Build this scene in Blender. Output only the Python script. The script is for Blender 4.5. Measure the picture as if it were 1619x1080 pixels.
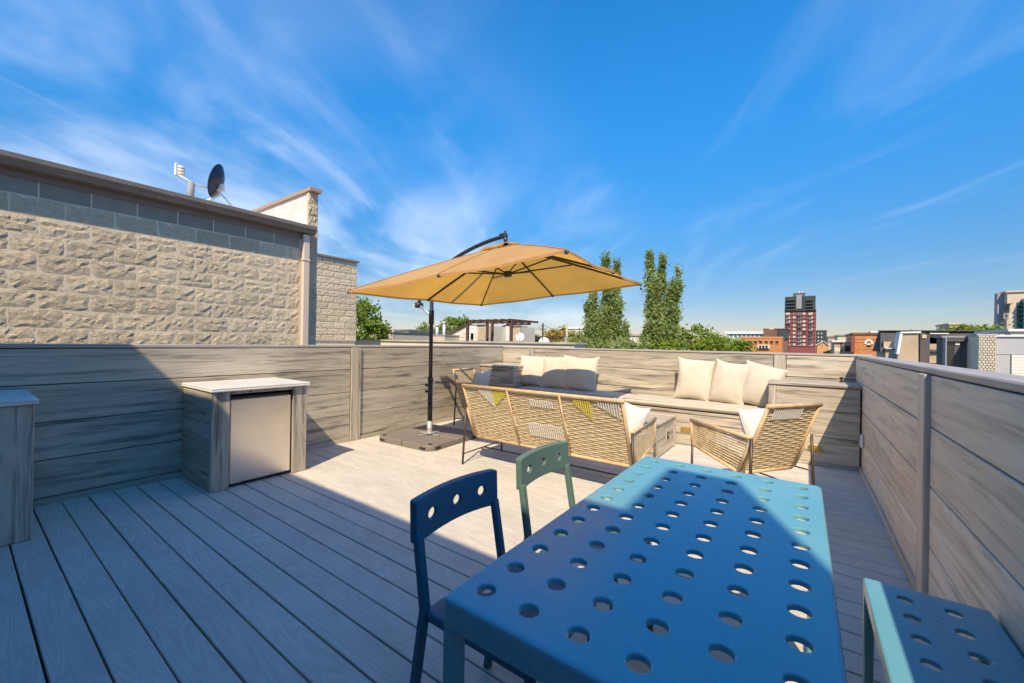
import bpy, bmesh, math, random
import numpy as np
from mathutils import Vector, Matrix
for o in list(bpy.data.objects): bpy.data.objects.remove(o)
S = bpy.context.scene
COL = S.collection
R = math.radians
rnd = random.Random(7)

# ------------------------------------------------------------------ camera
EYE = 1.28
FPX = 638.64                      # focal length in pixels of a 1619 px wide frame
YAW, PITCH, ROLL = R(35.772), R(0.114), R(0.894)
_f = Vector((-math.sin(YAW)*math.cos(PITCH), math.cos(YAW)*math.cos(PITCH), math.sin(PITCH)))
_r = Vector((math.cos(YAW), math.sin(YAW), 0))
_u = _r.cross(_f)
_r2 = math.cos(ROLL)*_r + math.sin(ROLL)*_u
_u2 = -math.sin(ROLL)*_r + math.cos(ROLL)*_u
cam = bpy.data.objects.new('camera', bpy.data.cameras.new('camera'))
COL.objects.link(cam)
cam.matrix_world = Matrix(((_r2.x, _u2.x, -_f.x, 0), (_r2.y, _u2.y, -_f.y, 0), (_r2.z, _u2.z, -_f.z, EYE), (0, 0, 0, 1)))
cam.data.sensor_width = 36
cam.data.lens = FPX/1619*36
cam.data.clip_start = 0.02
cam.data.clip_end = 3000
S.camera = cam

def sight(px, py, Y):
    """surveyed point on the vertical plane y = Y"""
    d = _r2*((px-809.5)/FPX) + _u2*((540-py)/FPX) + _f
    k = Y/d.y
    return Vector((d.x*k, Y, EYE+d.z*k))

# ------------------------------------------------------------------ light
SUN_DIR = Vector((-0.37, 0.83, -1.0))          # the way the light travels
sun = bpy.data.objects.new('sun', bpy.data.lights.new('sun', 'SUN'))
COL.objects.link(sun)
sun.rotation_euler = SUN_DIR.to_track_quat('-Z', 'Y').to_euler()
sun.data.energy = 2.0
sun.data.angle = R(0.6)
sun.data.color = (1.0, 0.83, 0.58)

W = bpy.data.worlds.new('World'); S.world = W; W.use_nodes = True
wn, wl = W.node_tree.nodes, W.node_tree.links
wn.clear()
def wnode(t, **k):
    n = wn.new(t)
    for a, b in k.items(): setattr(n, a, b)
    return n
sky = wnode('ShaderNodeTexSky', sky_type='NISHITA', sun_disc=False)
sky.sun_elevation = math.atan2(1.0, math.hypot(.37, .83))
sky.sun_rotation = math.atan2(0.37, -0.83)
sky.altitude = 200; sky.air_density = 1.0; sky.dust_density = 0.1; sky.ozone_density = 3.0
grade = wnode('ShaderNodeHueSaturation'); grade.inputs['Saturation'].default_value = 1.2
wl.new(sky.outputs[0], grade.inputs['Color'])
tc = wnode('ShaderNodeTexCoord')
sep = wnode('ShaderNodeSeparateXYZ'); wl.new(tc.outputs['Generated'], sep.inputs[0])
def wmath(op, a, b=None, c=None):
    n = wnode('ShaderNodeMath', operation=op)
    for i, v in enumerate((a, b, c)):
        if v is None: continue
        if isinstance(v, (int, float)): n.inputs[i].default_value = v
        else: wl.new(v, n.inputs[i])
    return n.outputs[0]
hz = wnode('ShaderNodeMapRange', interpolation_type='SMOOTHSTEP'); wl.new(sep.outputs[2], hz.inputs[0]); hz.inputs[1].default_value = -.02; hz.inputs[2].default_value = .60
hmix = wnode('ShaderNodeMix', data_type='RGBA'); wl.new(hz.outputs[0], hmix.inputs[0]); hmix.inputs[6].default_value = (.185, .158, .168, 1); hmix.inputs[7].default_value = (.14, .49, .58, 1)
hmul = wnode('ShaderNodeMix', data_type='RGBA', blend_type='MULTIPLY'); hmul.inputs[0].default_value = 1; wl.new(grade.outputs[0], hmul.inputs[6]); wl.new(hmix.outputs[2], hmul.inputs[7])
zz = wmath('ADD', wmath('MAXIMUM', sep.outputs[2], 0.0), 0.16)
cu = wmath('DIVIDE', sep.outputs[0], zz); cv = wmath('DIVIDE', sep.outputs[1], zz)
comb = wnode('ShaderNodeCombineXYZ'); wl.new(cu, comb.inputs[0]); wl.new(cv, comb.inputs[1])
def cloud_layer(scale, rot, loc, detail, lo, hi, dist=0.6):
    mp = wnode('ShaderNodeMapping', vector_type='TEXTURE'); wl.new(comb.outputs[0], mp.inputs[0])
    mp.inputs['Rotation'].default_value = (0, 0, rot); mp.inputs['Scale'].default_value = scale; mp.inputs['Location'].default_value = loc
    nz = wnode('ShaderNodeTexNoise'); wl.new(mp.outputs[0], nz.inputs['Vector'])
    nz.inputs['Scale'].default_value = 1.0; nz.inputs['Detail'].default_value = detail
    nz.inputs['Roughness'].default_value = 0.52; nz.inputs['Distortion'].default_value = dist
    mr = wnode('ShaderNodeMapRange', interpolation_type='SMOOTHSTEP'); wl.new(nz.outputs[0], mr.inputs[0])
    mr.inputs[1].default_value = lo; mr.inputs[2].default_value = hi
    return mr.outputs[0]
wisps = cloud_layer((1.35, 0.60, 1), R(128), (3.2, 0.3, 0), 10, 0.47, 0.80, 1.9)      # streaks of cirrus
veil = cloud_layer((1.15, 0.85, 1), R(120), (1.0, 4.0, 0), 7, 0.36, 0.74, 0.7)
west = wnode('ShaderNodeMapRange', interpolation_type='SMOOTHSTEP'); wl.new(cu, west.inputs[0]); west.inputs[1].default_value = -.45; west.inputs[2].default_value = -2.5   # a bank thickening to the west
lowz = wnode('ShaderNodeMapRange', interpolation_type='SMOOTHSTEP'); wl.new(sep.outputs[2], lowz.inputs[0]); lowz.inputs[1].default_value = .0; lowz.inputs[2].default_value = .30; lowz.inputs[3].default_value = .35
cl = wmath('ADD', wmath('MULTIPLY', wisps, wmath('ADD', wmath('MULTIPLY', west.outputs[0], 0.42), 0.17)), wmath('MULTIPLY', wmath('MULTIPLY', veil, west.outputs[0]), 1.05))
cl = wmath('MULTIPLY', wmath('MINIMUM', wmath('MULTIPLY', cl, .47), 0.5), lowz.outputs[0])
mixc = wnode('ShaderNodeMix', data_type='RGBA'); wl.new(cl, mixc.inputs[0])
wl.new(hmul.outputs[2], mixc.inputs[6]); mixc.inputs[7].default_value = (3.3, 3.3, 3.4, 1)
bg = wnode('ShaderNodeBackground'); wl.new(mixc.outputs[2], bg.inputs[0]); bg.inputs[1].default_value = 0.15
wo = wnode('ShaderNodeOutputWorld'); wl.new(bg.outputs[0], wo.inputs[0])

S.view_settings.view_transform = 'Standard'; S.view_settings.look = 'None'
S.view_settings.gamma = 1.0; S.view_settings.exposure = 1.66
S.view_settings.use_curve_mapping = False
S.render.engine = 'CYCLES'

# ------------------------------------------------------------------ materials
MATS = {}
def mat(name, base=(.5, .5, .5), rough=.6, metal=0.0, spec=.5):
    m = bpy.data.materials.new(name); m.use_nodes = True
    b = m.node_tree.nodes['Principled BSDF']
    b.inputs['Base Color'].default_value = (*base, 1); b.inputs['Roughness'].default_value = rough
    b.inputs['Metallic'].default_value = metal; b.inputs['Specular IOR Level'].default_value = spec
    MATS[name] = m
    return m
class NT:
    def __init__(s, m): s.m = m; s.t = m.node_tree; s.b = s.t.nodes['Principled BSDF']
    def n(s, t, **k):
        x = s.t.nodes.new(t)
        for a, b in k.items(): setattr(x, a, b)
        return x
    def l(s, a, b): s.t.links.new(a, b)
    def coords(s, scale=(1, 1, 1), space='Object', jitter=True):
        tc = s.n('ShaderNodeTexCoord'); mp = s.n('ShaderNodeMapping'); mp.inputs['Scale'].default_value = scale
        s.l(tc.outputs[space], mp.inputs[0])
        if jitter:
            oi = s.n('ShaderNodeObjectInfo'); v = s.n('ShaderNodeVectorMath', operation='SCALE')
            cb = s.n('ShaderNodeCombineXYZ'); s.l(oi.outputs['Random'], cb.inputs[0]); s.l(oi.outputs['Random'], cb.inputs[1]); s.l(oi.outputs['Random'], cb.inputs[2])
            s.l(cb.outputs[0], v.inputs[0]); v.inputs['Scale'].default_value = 53.0
            s.l(v.outputs[0], mp.inputs['Location'])
        return mp.outputs[0]
    def noise(s, vec, scale, detail=4, rough=.55, dist=0.0):
        x = s.n('ShaderNodeTexNoise'); s.l(vec, x.inputs['Vector'])
        x.inputs['Scale'].default_value = scale; x.inputs['Detail'].default_value = detail
        x.inputs['Roughness'].default_value = rough; x.inputs['Distortion'].default_value = dist
        return x.outputs[0]
    def ramp(s, fac, stops):
        x = s.n('ShaderNodeValToRGB'); s.l(fac, x.inputs[0]); e = x.color_ramp.elements
        while len(e) < len(stops): e.new(.5)
        for i, (p, c) in enumerate(stops):
            e[i].position = p; e[i].color = (*c, 1) if len(c) == 3 else c
        return x.outputs[0]
    def math(s, op, a, b=None):
        x = s.n('ShaderNodeMath', operation=op)
        for i, v in enumerate((a, b)):
            if v is None: continue
            if isinstance(v, (int, float)): x.inputs[i].default_value = v
            else: s.l(v, x.inputs[i])
        return x.outputs[0]
    def mix(s, fac, a, b, mode='MIX'):
        x = s.n('ShaderNodeMix', data_type='RGBA', blend_type=mode)
        for i, v in ((0, fac), (6, a), (7, b)):
            if isinstance(v, (int, float)): x.inputs[i].default_value = v
            elif isinstance(v, tuple): x.inputs[i].default_value = (*v, 1)
            else: s.l(v, x.inputs[i])
        return x.outputs[2]
    def bump(s, h, strength=.3, dist=.01):
        x = s.n('ShaderNodeBump'); s.l(h, x.inputs['Height']); x.inputs['Strength'].default_value = strength; x.inputs['Distance'].default_value = dist
        s.l(x.outputs[0], s.b.inputs['Normal'])
    def color(s, c): s.l(c, s.b.inputs['Base Color'])
    def rand_value(s, col, lo, hi):
        oi = s.n('ShaderNodeObjectInfo'); mr = s.n('ShaderNodeMapRange'); s.l(oi.outputs['Random'], mr.inputs[0])
        mr.inputs[3].default_value = lo; mr.inputs[4].default_value = hi
        h = s.n('ShaderNodeHueSaturation'); s.l(col, h.inputs['Color']); s.l(mr.outputs[0], h.inputs['Value'])
        return h.outputs[0]

# composite decking with embossed cathedral grain
m = mat('decking', rough=.62, spec=.35); t = NT(m)
v = t.coords((.75, 7.0, 1))
n1 = t.noise(v, 1.15, 2, .45, .35)
rings = t.math('SINE', t.math('MULTIPLY', n1, 120.0))
fine = t.noise(t.coords((3, 60, 1)), 2.0, 4)
blot = t.noise(t.coords((1, 1, 1)), 2.3, 3)
c = t.ramp(blot, [(.3, (.565, .525, .46)), (.7, (.655, .615, .545))])
c = t.mix(t.math('MULTIPLY', t.math('ADD', rings, 1.0), .11), c, (.25, .23, .22))
c = t.mix(t.math('MULTIPLY', fine, .12), c, (.34, .31, .29))
st_ = t.ramp(t.noise(t.coords((1.0, 2.2, 1)), 1.6, 6, .65), [(.52, (0, 0, 0)), (.72, (1, 1, 1))]); c = t.mix(t.math('MULTIPLY', st_, .13), c, (.30, .27, .24))
sp_ = t.ramp(t.noise(t.coords((1, 1, 1)), 55, 3, .6), [(.70, (0, 0, 0)), (.76, (1, 1, 1))]); c = t.mix(t.math('MULTIPLY', sp_, .25), c, (.22, .20, .18))
t.color(t.rand_value(c, .965, 1.03))
t.bump(t.math('ADD', t.math('MULTIPLY', rings, .5), fine), .22, .0016)
# variegated wall cladding boards: streaks run along local X
def cladding(name, light, midc, dark):
    m = mat(name, rough=.55, spec=.35); t = NT(m)
    v = t.coords((1.0, 17.0, 17.0))
    a = t.noise(v, 1.25, 8, .68, .35)
    v2 = t.coords((.42, 5.5, 5.5)); b = t.noise(v2, 1.7, 3, .5, .3)
    v3 = t.coords((2.0, 70, 70)); g = t.noise(v3, 1.5, 3, .6)
    ring = t.math('SINE', t.math('MULTIPLY', t.noise(t.coords((.55, 4.5, 4.5)), 1.0, 1, .4, .3), 105.0))
    c = t.ramp(b, [(.34, midc), (.62, light)])
    c = t.mix(t.ramp(a, [(.33, (1, 1, 1)), (.50, (0, 0, 0))]), c, dark)
    c = t.mix(t.math('MULTIPLY', g, .30), c, midc)
    c = t.mix(t.math('MULTIPLY', t.math('ADD', ring, 1.0), .07), c, dark)
    t.color(t.rand_value(c, .9, 1.1))
    t.bump(t.math('ADD', t.math('MULTIPLY', a, .6), g), .25, .003)
cladding('cladding', (.60, .525, .415), (.435, .38, .30), (.088, .078, .066))
cladding('cladding_shade_lift', (.78, .67, .54), (.66, .565, .455), (.36, .305, .25))  # paler copy for the right wall, its shade lifted in the colour
m = mat('cap_composite', rough=.55); t = NT(m)
c = t.ramp(t.noise(t.coords((1.5, 14, 14)), 2, 4), [(.3, (.33, .29, .25)), (.7, (.43, .385, .335))]); t.color(c)
t.bump(t.noise(t.coords((3, 40, 40)), 3, 3), .15, .002)
mat('shadow_gap', (.035, .033, .032), .9)
mat('membrane', (.06, .06, .062), .9)
# split-face concrete block
m = mat('split_block', rough=.95, spec=.15); t = NT(m)
v = t.coords((1, 1, 1)); n1 = t.noise(v, 30, 8, .75); n2 = t.noise(v, 150, 3, .7)
c = t.ramp(n1, [(.25, (.58, .46, .31)), (.5, (.82, .675, .48)), (.75, (.93, .79, .59))])
c = t.mix(t.math('MULTIPLY', n2, .25), c, (.40, .31, .22)); t.color(t.rand_value(c, .86, 1.08))
t.bump(t.math('ADD', n1, t.math('MULTIPLY', n2, .25)), 1.0, .030)
m = mat('smooth_block', rough=.95, spec=.15); t = NT(m)
v = t.coords((1, 1, 1)); n1 = t.noise(v, 5, 5, .6); n2 = t.noise(v, 220, 2, .7)
c = t.ramp(n1, [(.3, (.30, .265, .225)), (.7, (.37, .33, .28))]); t.color(t.rand_value(c, .92, 1.05)); t.bump(n2, .25, .004)
m = mat('mortar', (.80, .67, .50), .95, spec=.1); t = NT(m); t.bump(t.noise(t.coords((1, 1, 1), jitter=False), 120, 3), .4, .004)
# painted metal
m = mat('gutter_paint', (.235, .195, .165), .42); t = NT(m)
c = t.ramp(t.noise(t.coords((.8, 1, 4)), 3, 4), [(.3, (.215, .178, .15)), (.7, (.265, .222, .19))]); t.color(c)
mat('downpipe_paint', (.74, .585, .47), .45)
m = mat('coping_paint', (.42, .29, .185), .5)
m = mat('white_membrane', (.72, .70, .66), .7); t = NT(m)
t.color(t.ramp(t.noise(t.coords((1, 1, 1)), 3.5, 5), [(.3, (.60, .58, .54)), (.7, (.77, .75, .71))])); t.bump(t.noise(t.coords((1, 1, 1)), 5, 3), .5, .03)
# powder-coated teal furniture
m = mat('teal_powder', (.14, .355, .42), .40, spec=.8); t = NT(m)
nz = t.noise(t.coords((1, 1, 1)), 420, 2); t.bump(nz, .05, .0006)
c = t.ramp(t.noise(t.coords((1, 1, 1)), 2.5, 3), [(.3, (.125, .34, .405)), (.7, (.15, .37, .435))])
spots = t.ramp(t.noise(t.coords((1, 1, 1)), 38, 5, .7), [(.60, (0, 0, 0)), (.74, (1, 1, 1))]); c = t.mix(t.math('MULTIPLY', spots, .10), c, (.30, .46, .48)); t.color(c)
t.l(t.ramp(t.noise(t.coords((1, 1, 1)), 9, 5, .65), [(.3, (.22, .22, .22)), (.7, (.36, .36, .36))]), t.b.inputs['Roughness'])
m.node_tree.nodes['Principled BSDF'].inputs['Coat Weight'].default_value = .0
m.node_tree.nodes['Principled BSDF'].inputs['Coat Roughness'].default_value = .25
m = mat('navy_powder', (.025, .135, .20), .4, spec=.35); t = NT(m); t.bump(t.noise(t.coords((1, 1, 1)), 420, 2), .05, .0006)
m = mat('sage_powder', (.105, .175, .14), .4, spec=.4); t = NT(m); t.bump(t.noise(t.coords((1, 1, 1)), 420, 2), .05, .0006)
m = mat('stainless', (.82, .75, .66), .30, metal=1.0); t = NT(m)
nb = t.noise(t.coords((1, 2.0, 2.6)), 1.3, 1); x = t.ramp(nb, [(.3, (.24, .24, .24)), (.7, (.33, .33, .33))]); t.l(x, t.b.inputs['Roughness'])
mat('black_plastic', (.018, .018, .02), .5)
m = mat('counter_slab', (.74, .71, .66), .35); t = NT(m)
t.color(t.ramp(t.noise(t.coords((1, 1, 1)), 5, 6, .6), [(.3, (.66, .62, .56)), (.7, (.80, .77, .72))]))
mat('bronze_metal', (.065, .048, .04), .42, metal=.25)
mat('charcoal_metal', (.035, .042, .047), .38, metal=.35)
m = mat('base_resin', (.20, .17, .145), .6); t = NT(m); t.bump(t.noise(t.coords((1, 1, 1)), 160, 3), .3, .003)
mat('galvanised', (.55, .54, .5), .45, metal=.6)
# fabrics
def fabric(name, c1, c2, weave=900, st=.2):
    m = mat(name, c1, .92, spec=.15); t = NT(m)
    v = t.coords((1, 1, 1)); n = t.noise(v, 6, 4); t.color(t.ramp(n, [(.3, c1), (.7, c2)]))
    t.bump(t.math('ADD', t.math('MULTIPLY', t.noise(v, weave, 1), .25), t.noise(v, 8, 5, .6)), st*1.5, .016)
    m.node_tree.nodes['Principled BSDF'].inputs['Sheen Weight'].default_value = .15
    return m
fabric('cream_fabric', (.595, .525, .415), (.665, .59, .475), st=.4)
fabric('white_fabric', (.64, .62, .59), (.72, .70, .67), st=.35)
m = fabric('cushion_fabric', (.52, .45, .355), (.58, .51, .41))
# canopy: thin woven cloth that lets light through
m = mat('canopy_cloth', (.60, .40, .20), .85, spec=.1); t = NT(m)
tr = t.n('ShaderNodeBsdfTranslucent'); tr.inputs[0].default_value = (.90, .47, .07, 1)
c = t.ramp(t.noise(t.coords((1, 1, 1)), 3, 4), [(.3, (.57, .375, .19)), (.7, (.64, .43, .225))]); t.color(c)
mx = t.n('ShaderNodeMixShader'); t.l(t.ramp(t.noise(t.coords((1, 1, 1)), 2.2, 5, .6), [(.3, (.38, .38, .38)), (.7, (.54, .54, .54))]), mx.inputs[0])
out = [n for n in t.t.nodes if n.type == 'OUTPUT_MATERIAL'][0]
t.l(t.b.outputs[0], mx.inputs[1]); t.l(tr.outputs[0], mx.inputs[2]); t.l(mx.outputs[0], out.inputs[0])
t.bump(t.math('ADD', t.noise(t.coords((1, 1, 1)), 5, 5, .6), t.math('MULTIPLY', t.noise(t.coords((1, 1, 1)), 700, 1), .05)), .45, .03)
# wicker
m = mat('wicker', (.48, .36, .19), .6, spec=.3); t = NT(m)
v = t.coords((1, 1, 1)); n = t.noise(v, 26, 4); n2 = t.noise(v, 130, 2)
c = t.ramp(n, [(.25, (.42, .32, .175)), (.5, (.58, .46, .285)), (.78, (.70, .59, .41))]); c = t.mix(t.math('MULTIPLY', n2, .3), c, (.28, .19, .085)); t.color(c)
m = mat('cane_pole', (.60, .42, .235), .5, spec=.35); t = NT(m)
t.color(t.ramp(t.noise(t.coords((1, 1, 1)), 18, 4), [(.3, (.50, .335, .18)), (.7, (.66, .485, .285))]))
mat('white_gap_light', (.74, .71, .66), .7); mat('yellow_gap_light', (.72, .60, .05), .7)  # colours imitating light that shows through gaps in the wicker
mat('brass', (.72, .50, .12), .32, metal=.85)
mat('light_plate', (.72, .72, .68), .45)
# city
def plain(name, c, var=.12, rough=.85, scale=1.2):
    m = mat(name, c, rough, spec=.2); t = NT(m)
    a = tuple(x*(1-var) for x in c); b = tuple(min(1, x*(1+var)) for x in c)
    t.color(t.ramp(t.noise(t.coords((1, 1, 1)), scale, 5, .6), [(.3, a), (.7, b)])); return m
plain('stucco_cream', (.60, .50, .37)); plain('stucco_pale', (.68, .61, .50)); plain('siding_tan', (.50, .385, .265)); plain('roof_gravel', (.47, .41, .33), .2, .95, 3)
plain('shingle_dark', (.085, .078, .076), .3, .9, 8); plain('trim_white', (.74, .72, .68), .04)
plain('brick_orange', (.52, .215, .085), .22, .9, 3); plain('brick_orange_pale', (.62, .30, .13), .15, .9, 3); plain('brick_maroon', (.26, .075, .07), .25, .9, 2); plain('brick_brown', (.20, .11, .08), .25, .9, 2)
plain('panel_dark', (.055, .066, .068), .2, .6); plain('panel_grey', (.30, .30, .31), .06, .7); plain('panel_charcoal', (.115, .105, .10), .1, .7); plain('panel_pale', (.42, .42, .44), .04, .6)
plain('precast_beige', (.56, .48, .37), .08); plain('glass_teal', (.02, .14, .15), .15, .12); plain('pergola_wood', (.13, .065, .048), .2)
mat('window_dark', (.025, .03, .035), .12, spec=.8); mat('window_cream', (.66, .62, .52), .35); mat('window_grey', (.20, .22, .23), .2, spec=.7); mat('window_green', (.30, .42, .37), .25, spec=.6)
mat('dish_navy', (.012, .018, .05), .4); mat('dish_white', (.70, .68, .63), .5)
plain('pale_brick', (.56, .50, .40), .12, .9, 6); plain('white_brick', (.74, .70, .63), .06, .9, 5)
m = mat('ground_city', (.16, .16, .14), .95); t = NT(m)
t.color(t.ramp(t.noise(t.coords((1, 1, 1), jitter=False), .05, 6), [(.35, (.07, .10, .045)), (.5, (.13, .125, .115)), (.7, (.20, .19, .17))]))
def foliage(name, a, b, c, trans=.35):
    m = mat(name, b, .6, spec=.25); t = NT(m)
    v = t.coords((1, 1, 1)); n = t.noise(v, .9, 4, .7); n2 = t.noise(v, 9, 2)
    col = t.ramp(t.math('ADD', t.math('MULTIPLY', n, .55), t.math('MULTIPLY', n2, .45)), [(.33, a), (.5, b), (.68, c)])
    t.color(col)
    tr = t.n('ShaderNodeBsdfTranslucent'); t.l(col, tr.inputs[0]); mx = t.n('ShaderNodeMixShader'); mx.inputs[0].default_value = trans
    out = [n for n in t.t.nodes if n.type == 'OUTPUT_MATERIAL'][0]
    t.l(t.b.outputs[0], mx.inputs[1]); t.l(tr.outputs[0], mx.inputs[2]); t.l(mx.outputs[0], out.inputs[0])
foliage('leaf_poplar', (.13, .17, .035), (.33, .40, .11), (.60, .65, .33), .5)
foliage('leaf_green', (.09, .15, .015), (.20, .29, .035), (.38, .45, .08))
foliage('leaf_bright', (.10, .16, .012), (.22, .29, .03), (.40, .44, .08))
foliage('leaf_yellow', (.20, .14, .02), (.42, .29, .045), (.60, .45, .12))
foliage('leaf_deep', (.03, .055, .012), (.07, .10, .03), (.14, .17, .06))
m = mat('bark_pale', (.42, .38, .32), .9); mat('bark_brown', (.11, .085, .06), .9)

# ------------------------------------------------------------------ helpers
def link(o, parent=None):
    COL.objects.link(o)
    if parent is not None: o.parent = parent
    return o
def tag(o, label=None, cat=None, group=None, kind=None):
    if label: o['label'] = label
    if cat: o['category'] = cat
    if group: o['group'] = group
    if kind: o['kind'] = kind
    return o
def thing(name, label, cat, loc=(0, 0, 0), rz=0, group=None, parent=None):
    o = bpy.data.objects.new(name, None); o.empty_display_size = .1
    link(o); o.location = loc; o.rotation_euler = (0, 0, rz)
    return tag(o, label, cat, group)
def copy_tree(o, parent=None):
    kids = [c for c in o.children]
    c = o.copy(); COL.objects.link(c)
    if parent is not None: c.parent = parent
    for k in kids: copy_tree(k, c)
    return c
class MB:
    def __init__(s): s.v = []; s.f = []
    def add(s, verts, faces):
        b = len(s.v); s.v += [tuple(q) for q in verts]; s.f += [tuple(i+b for i in f) for f in faces]; return s
    def box(s, c, d, rz=0, bevel=0.0, M=None):
        vs, fs = box_data(d, bevel)
        ca, sa = math.cos(rz), math.sin(rz)
        out = []
        for x, y, z in vs:
            if M is not None: q = M @ Vector((x, y, z)); x, y, z = q
            out.append((c[0]+x*ca-y*sa, c[1]+x*sa+y*ca, c[2]+z))
        return s.add(out, fs)
    def span(s, x0, x1, y0, y1, z0, z1, bevel=0.0):
        return s.box(((x0+x1)/2, (y0+y1)/2, (z0+z1)/2), (abs(x1-x0), abs(y1-y0), abs(z1-z0)), 0, bevel)
    def tube(s, pts, r, n=8, cap=True):
        pts = [Vector(p) for p in pts]; rs = r if isinstance(r, (list, tuple)) else [r]*len(pts)
        vs = []; prev = None
        for i, p in enumerate(pts):
            a = (pts[min(i+1, len(pts)-1)]-pts[max(i-1, 0)]).normalized()
            if prev is None:
                ref = Vector((0, 0, 1)) if abs(a.z) < .9 else Vector((1, 0, 0))
                u = a.cross(ref).normalized()
            else:
                u = (prev-a*prev.dot(a)).normalized()
            prev = u; w = a.cross(u)
            for k in range(n):
                t = 2*math.pi*k/n; vs.append(p+(u*math.cos(t)+w*math.sin(t))*rs[i])
        fs = []
        for i in range(len(pts)-1):
            for k in range(n):
                k2 = (k+1) % n; fs.append((i*n+k, i*n+k2, (i+1)*n+k2, (i+1)*n+k))
        if cap: fs.append(tuple(range(n))[::-1]); fs.append(tuple((len(pts)-1)*n+k for k in range(n)))
        return s.add(vs, fs)
    def bar(s, a, b, w, h, up=(0, 0, 1), bevel=0.0):
        a = Vector(a); b = Vector(b); d = b-a; L = d.length; x = d/L
        up = Vector(up); y = up.cross(x)
        if y.length < 1e-4: y = Vector((0, 1, 0)).cross(x)
        y.normalize(); z = x.cross(y)
        M = Matrix((x, y, z)).transposed()
        vs, fs = box_data((L, w, h), bevel); c = (a+b)/2
        return s.add([c+M @ Vector(q) for q in vs], fs)
    def prism(s, poly, axis, a0, a1):
        """poly in the two other axes, extruded along axis 0/1/2"""
        n = len(poly)
        def pt(p, a):
            if axis == 0: return (a, p[0], p[1])
            if axis == 1: return (p[0], a, p[1])
            return (p[0], p[1], a)
        vs = [pt(p, a0) for p in poly]+[pt(p, a1) for p in poly]
        fs = [tuple(range(n))[::-1], tuple(range(n, 2*n))]+[(i, (i+1) % n, n+(i+1) % n, n+i) for i in range(n)]
        return s.add(vs, fs)
    def lathe(s, prof, c=(0, 0, 0), n=20):
        vs = []; k = len(prof)
        for r, z in prof:
            for i in range(n):
                t = 2*math.pi*i/n; vs.append((c[0]+r*math.cos(t), c[1]+r*math.sin(t), c[2]+z))
        fs = [(j*n+i, j*n+(i+1) % n, (j+1)*n+(i+1) % n, (j+1)*n+i) for j in range(k-1) for i in range(n)]
        fs += [tuple(range(n))[::-1], tuple((k-1)*n+i for i in range(n))]
        return s.add(vs, fs)
    def mesh(s, name, fix=True):
        me = bpy.data.meshes.new(name); me.from_pydata(s.v, [], s.f); me.update()
        if fix:
            bm = bmesh.new(); bm.from_mesh(me); bmesh.ops.recalc_face_normals(bm, faces=bm.faces); bm.to_mesh(me); bm.free()
        return me
    def build(s, name, material, parent=None, smooth=False, loc=None, fix=True):
        me = s.mesh(name, fix); me.materials.append(MATS[material])
        if smooth:
            for p in me.polygons: p.use_smooth = True
            if smooth == 'auto': sharp_by_angle(me, 35)
            if smooth == 'tight': sharp_by_angle(me, 24)
        o = bpy.data.objects.new(name, me); link(o, parent)
        if loc is not None: o.location = loc
        return o
def sharp_by_angle(me, deg):
    bm = bmesh.new(); bm.from_mesh(me)
    for e in bm.edges:
        e.smooth = not (len(e.link_faces) == 2 and e.calc_face_angle(0) > R(deg))
    bm.to_mesh(me); bm.free()
def box_data(d, bevel=0.0):
    hx, hy, hz = d[0]/2, d[1]/2, d[2]/2
    b = min(bevel, hx*.9, hy*.9, hz*.9)
    if b <= 0:
        v = [(sx*hx, sy*hy, sz*hz) for sz in (-1, 1) for sy in (-1, 1) for sx in (-1, 1)]
        return v, [(0, 2, 3, 1), (4, 5, 7, 6), (0, 1, 5, 4), (2, 6, 7, 3), (0, 4, 6, 2), (1, 3, 7, 5)]
    v = []; idx = {}
    for sx in (-1, 1):
        for sy in (-1, 1):
            for sz in (-1, 1):
                for ax in range(3):
                    p = [sx*(hx-b), sy*(hy-b), sz*(hz-b)]
                    p[ax] = (sx*hx, sy*hy, sz*hz)[ax]
                    idx[(sx, sy, sz, ax)] = len(v); v.append(tuple(p))
    f = []
    for ax in range(3):
        o1, o2 = [a for a in range(3) if a != ax]
        for s in (-1, 1):
            q = []
            for a, c in ((-1, -1), (1, -1), (1, 1), (-1, 1)):
                k = [0, 0, 0]; k[ax] = s; k[o1] = a; k[o2] = c; q.append(idx[(*k, ax)])
            flip = (s > 0) == (ax == 1)
            f.append(tuple(q[::-1]) if flip else tuple(q))
    for ax in range(3):
        o1, o2 = [a for a in range(3) if a != ax]
        for a in (-1, 1):
            for c in (-1, 1):
                k1 = [0, 0, 0]; k2 = [0, 0, 0]
                k1[ax] = -1; k2[ax] = 1
                for k in (k1, k2): k[o1] = a; k[o2] = c
                f.append((idx[(*k1, o1)], idx[(*k2, o1)], idx[(*k2, o2)], idx[(*k1, o2)]))
    for sx in (-1, 1):
        for sy in (-1, 1):
            for sz in (-1, 1): f.append(tuple(idx[(sx, sy, sz, a)] for a in range(3)))
    return v, f
BOARD = {}
def board(name, L, wd, th, material, c, ax, parent, bevel=.0035):
    """board with its length on local X, width on local Y, face normal on local Z; ax = world directions of local x, y, z"""
    key = (round(L, 3), round(wd, 3), round(th, 3), material, bevel)
    if key not in BOARD:
        BOARD[key] = MB().add(*box_data((L, wd, th), bevel)).mesh(name); BOARD[key].materials.append(MATS[material])
    o = bpy.data.objects.new(name, BOARD[key]); link(o, parent)
    X, Y, Z = [Vector(a) for a in ax]
    m4 = Matrix((X, Y, Z)).transposed().to_4x4(); m4.translation = Vector(c)
    o.matrix_local = m4
    return o
XP, YP, ZP = (1, 0, 0), (0, 1, 0), (0, 0, 1)
XN, YN = (-1, 0, 0), (0, -1, 0)

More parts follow.
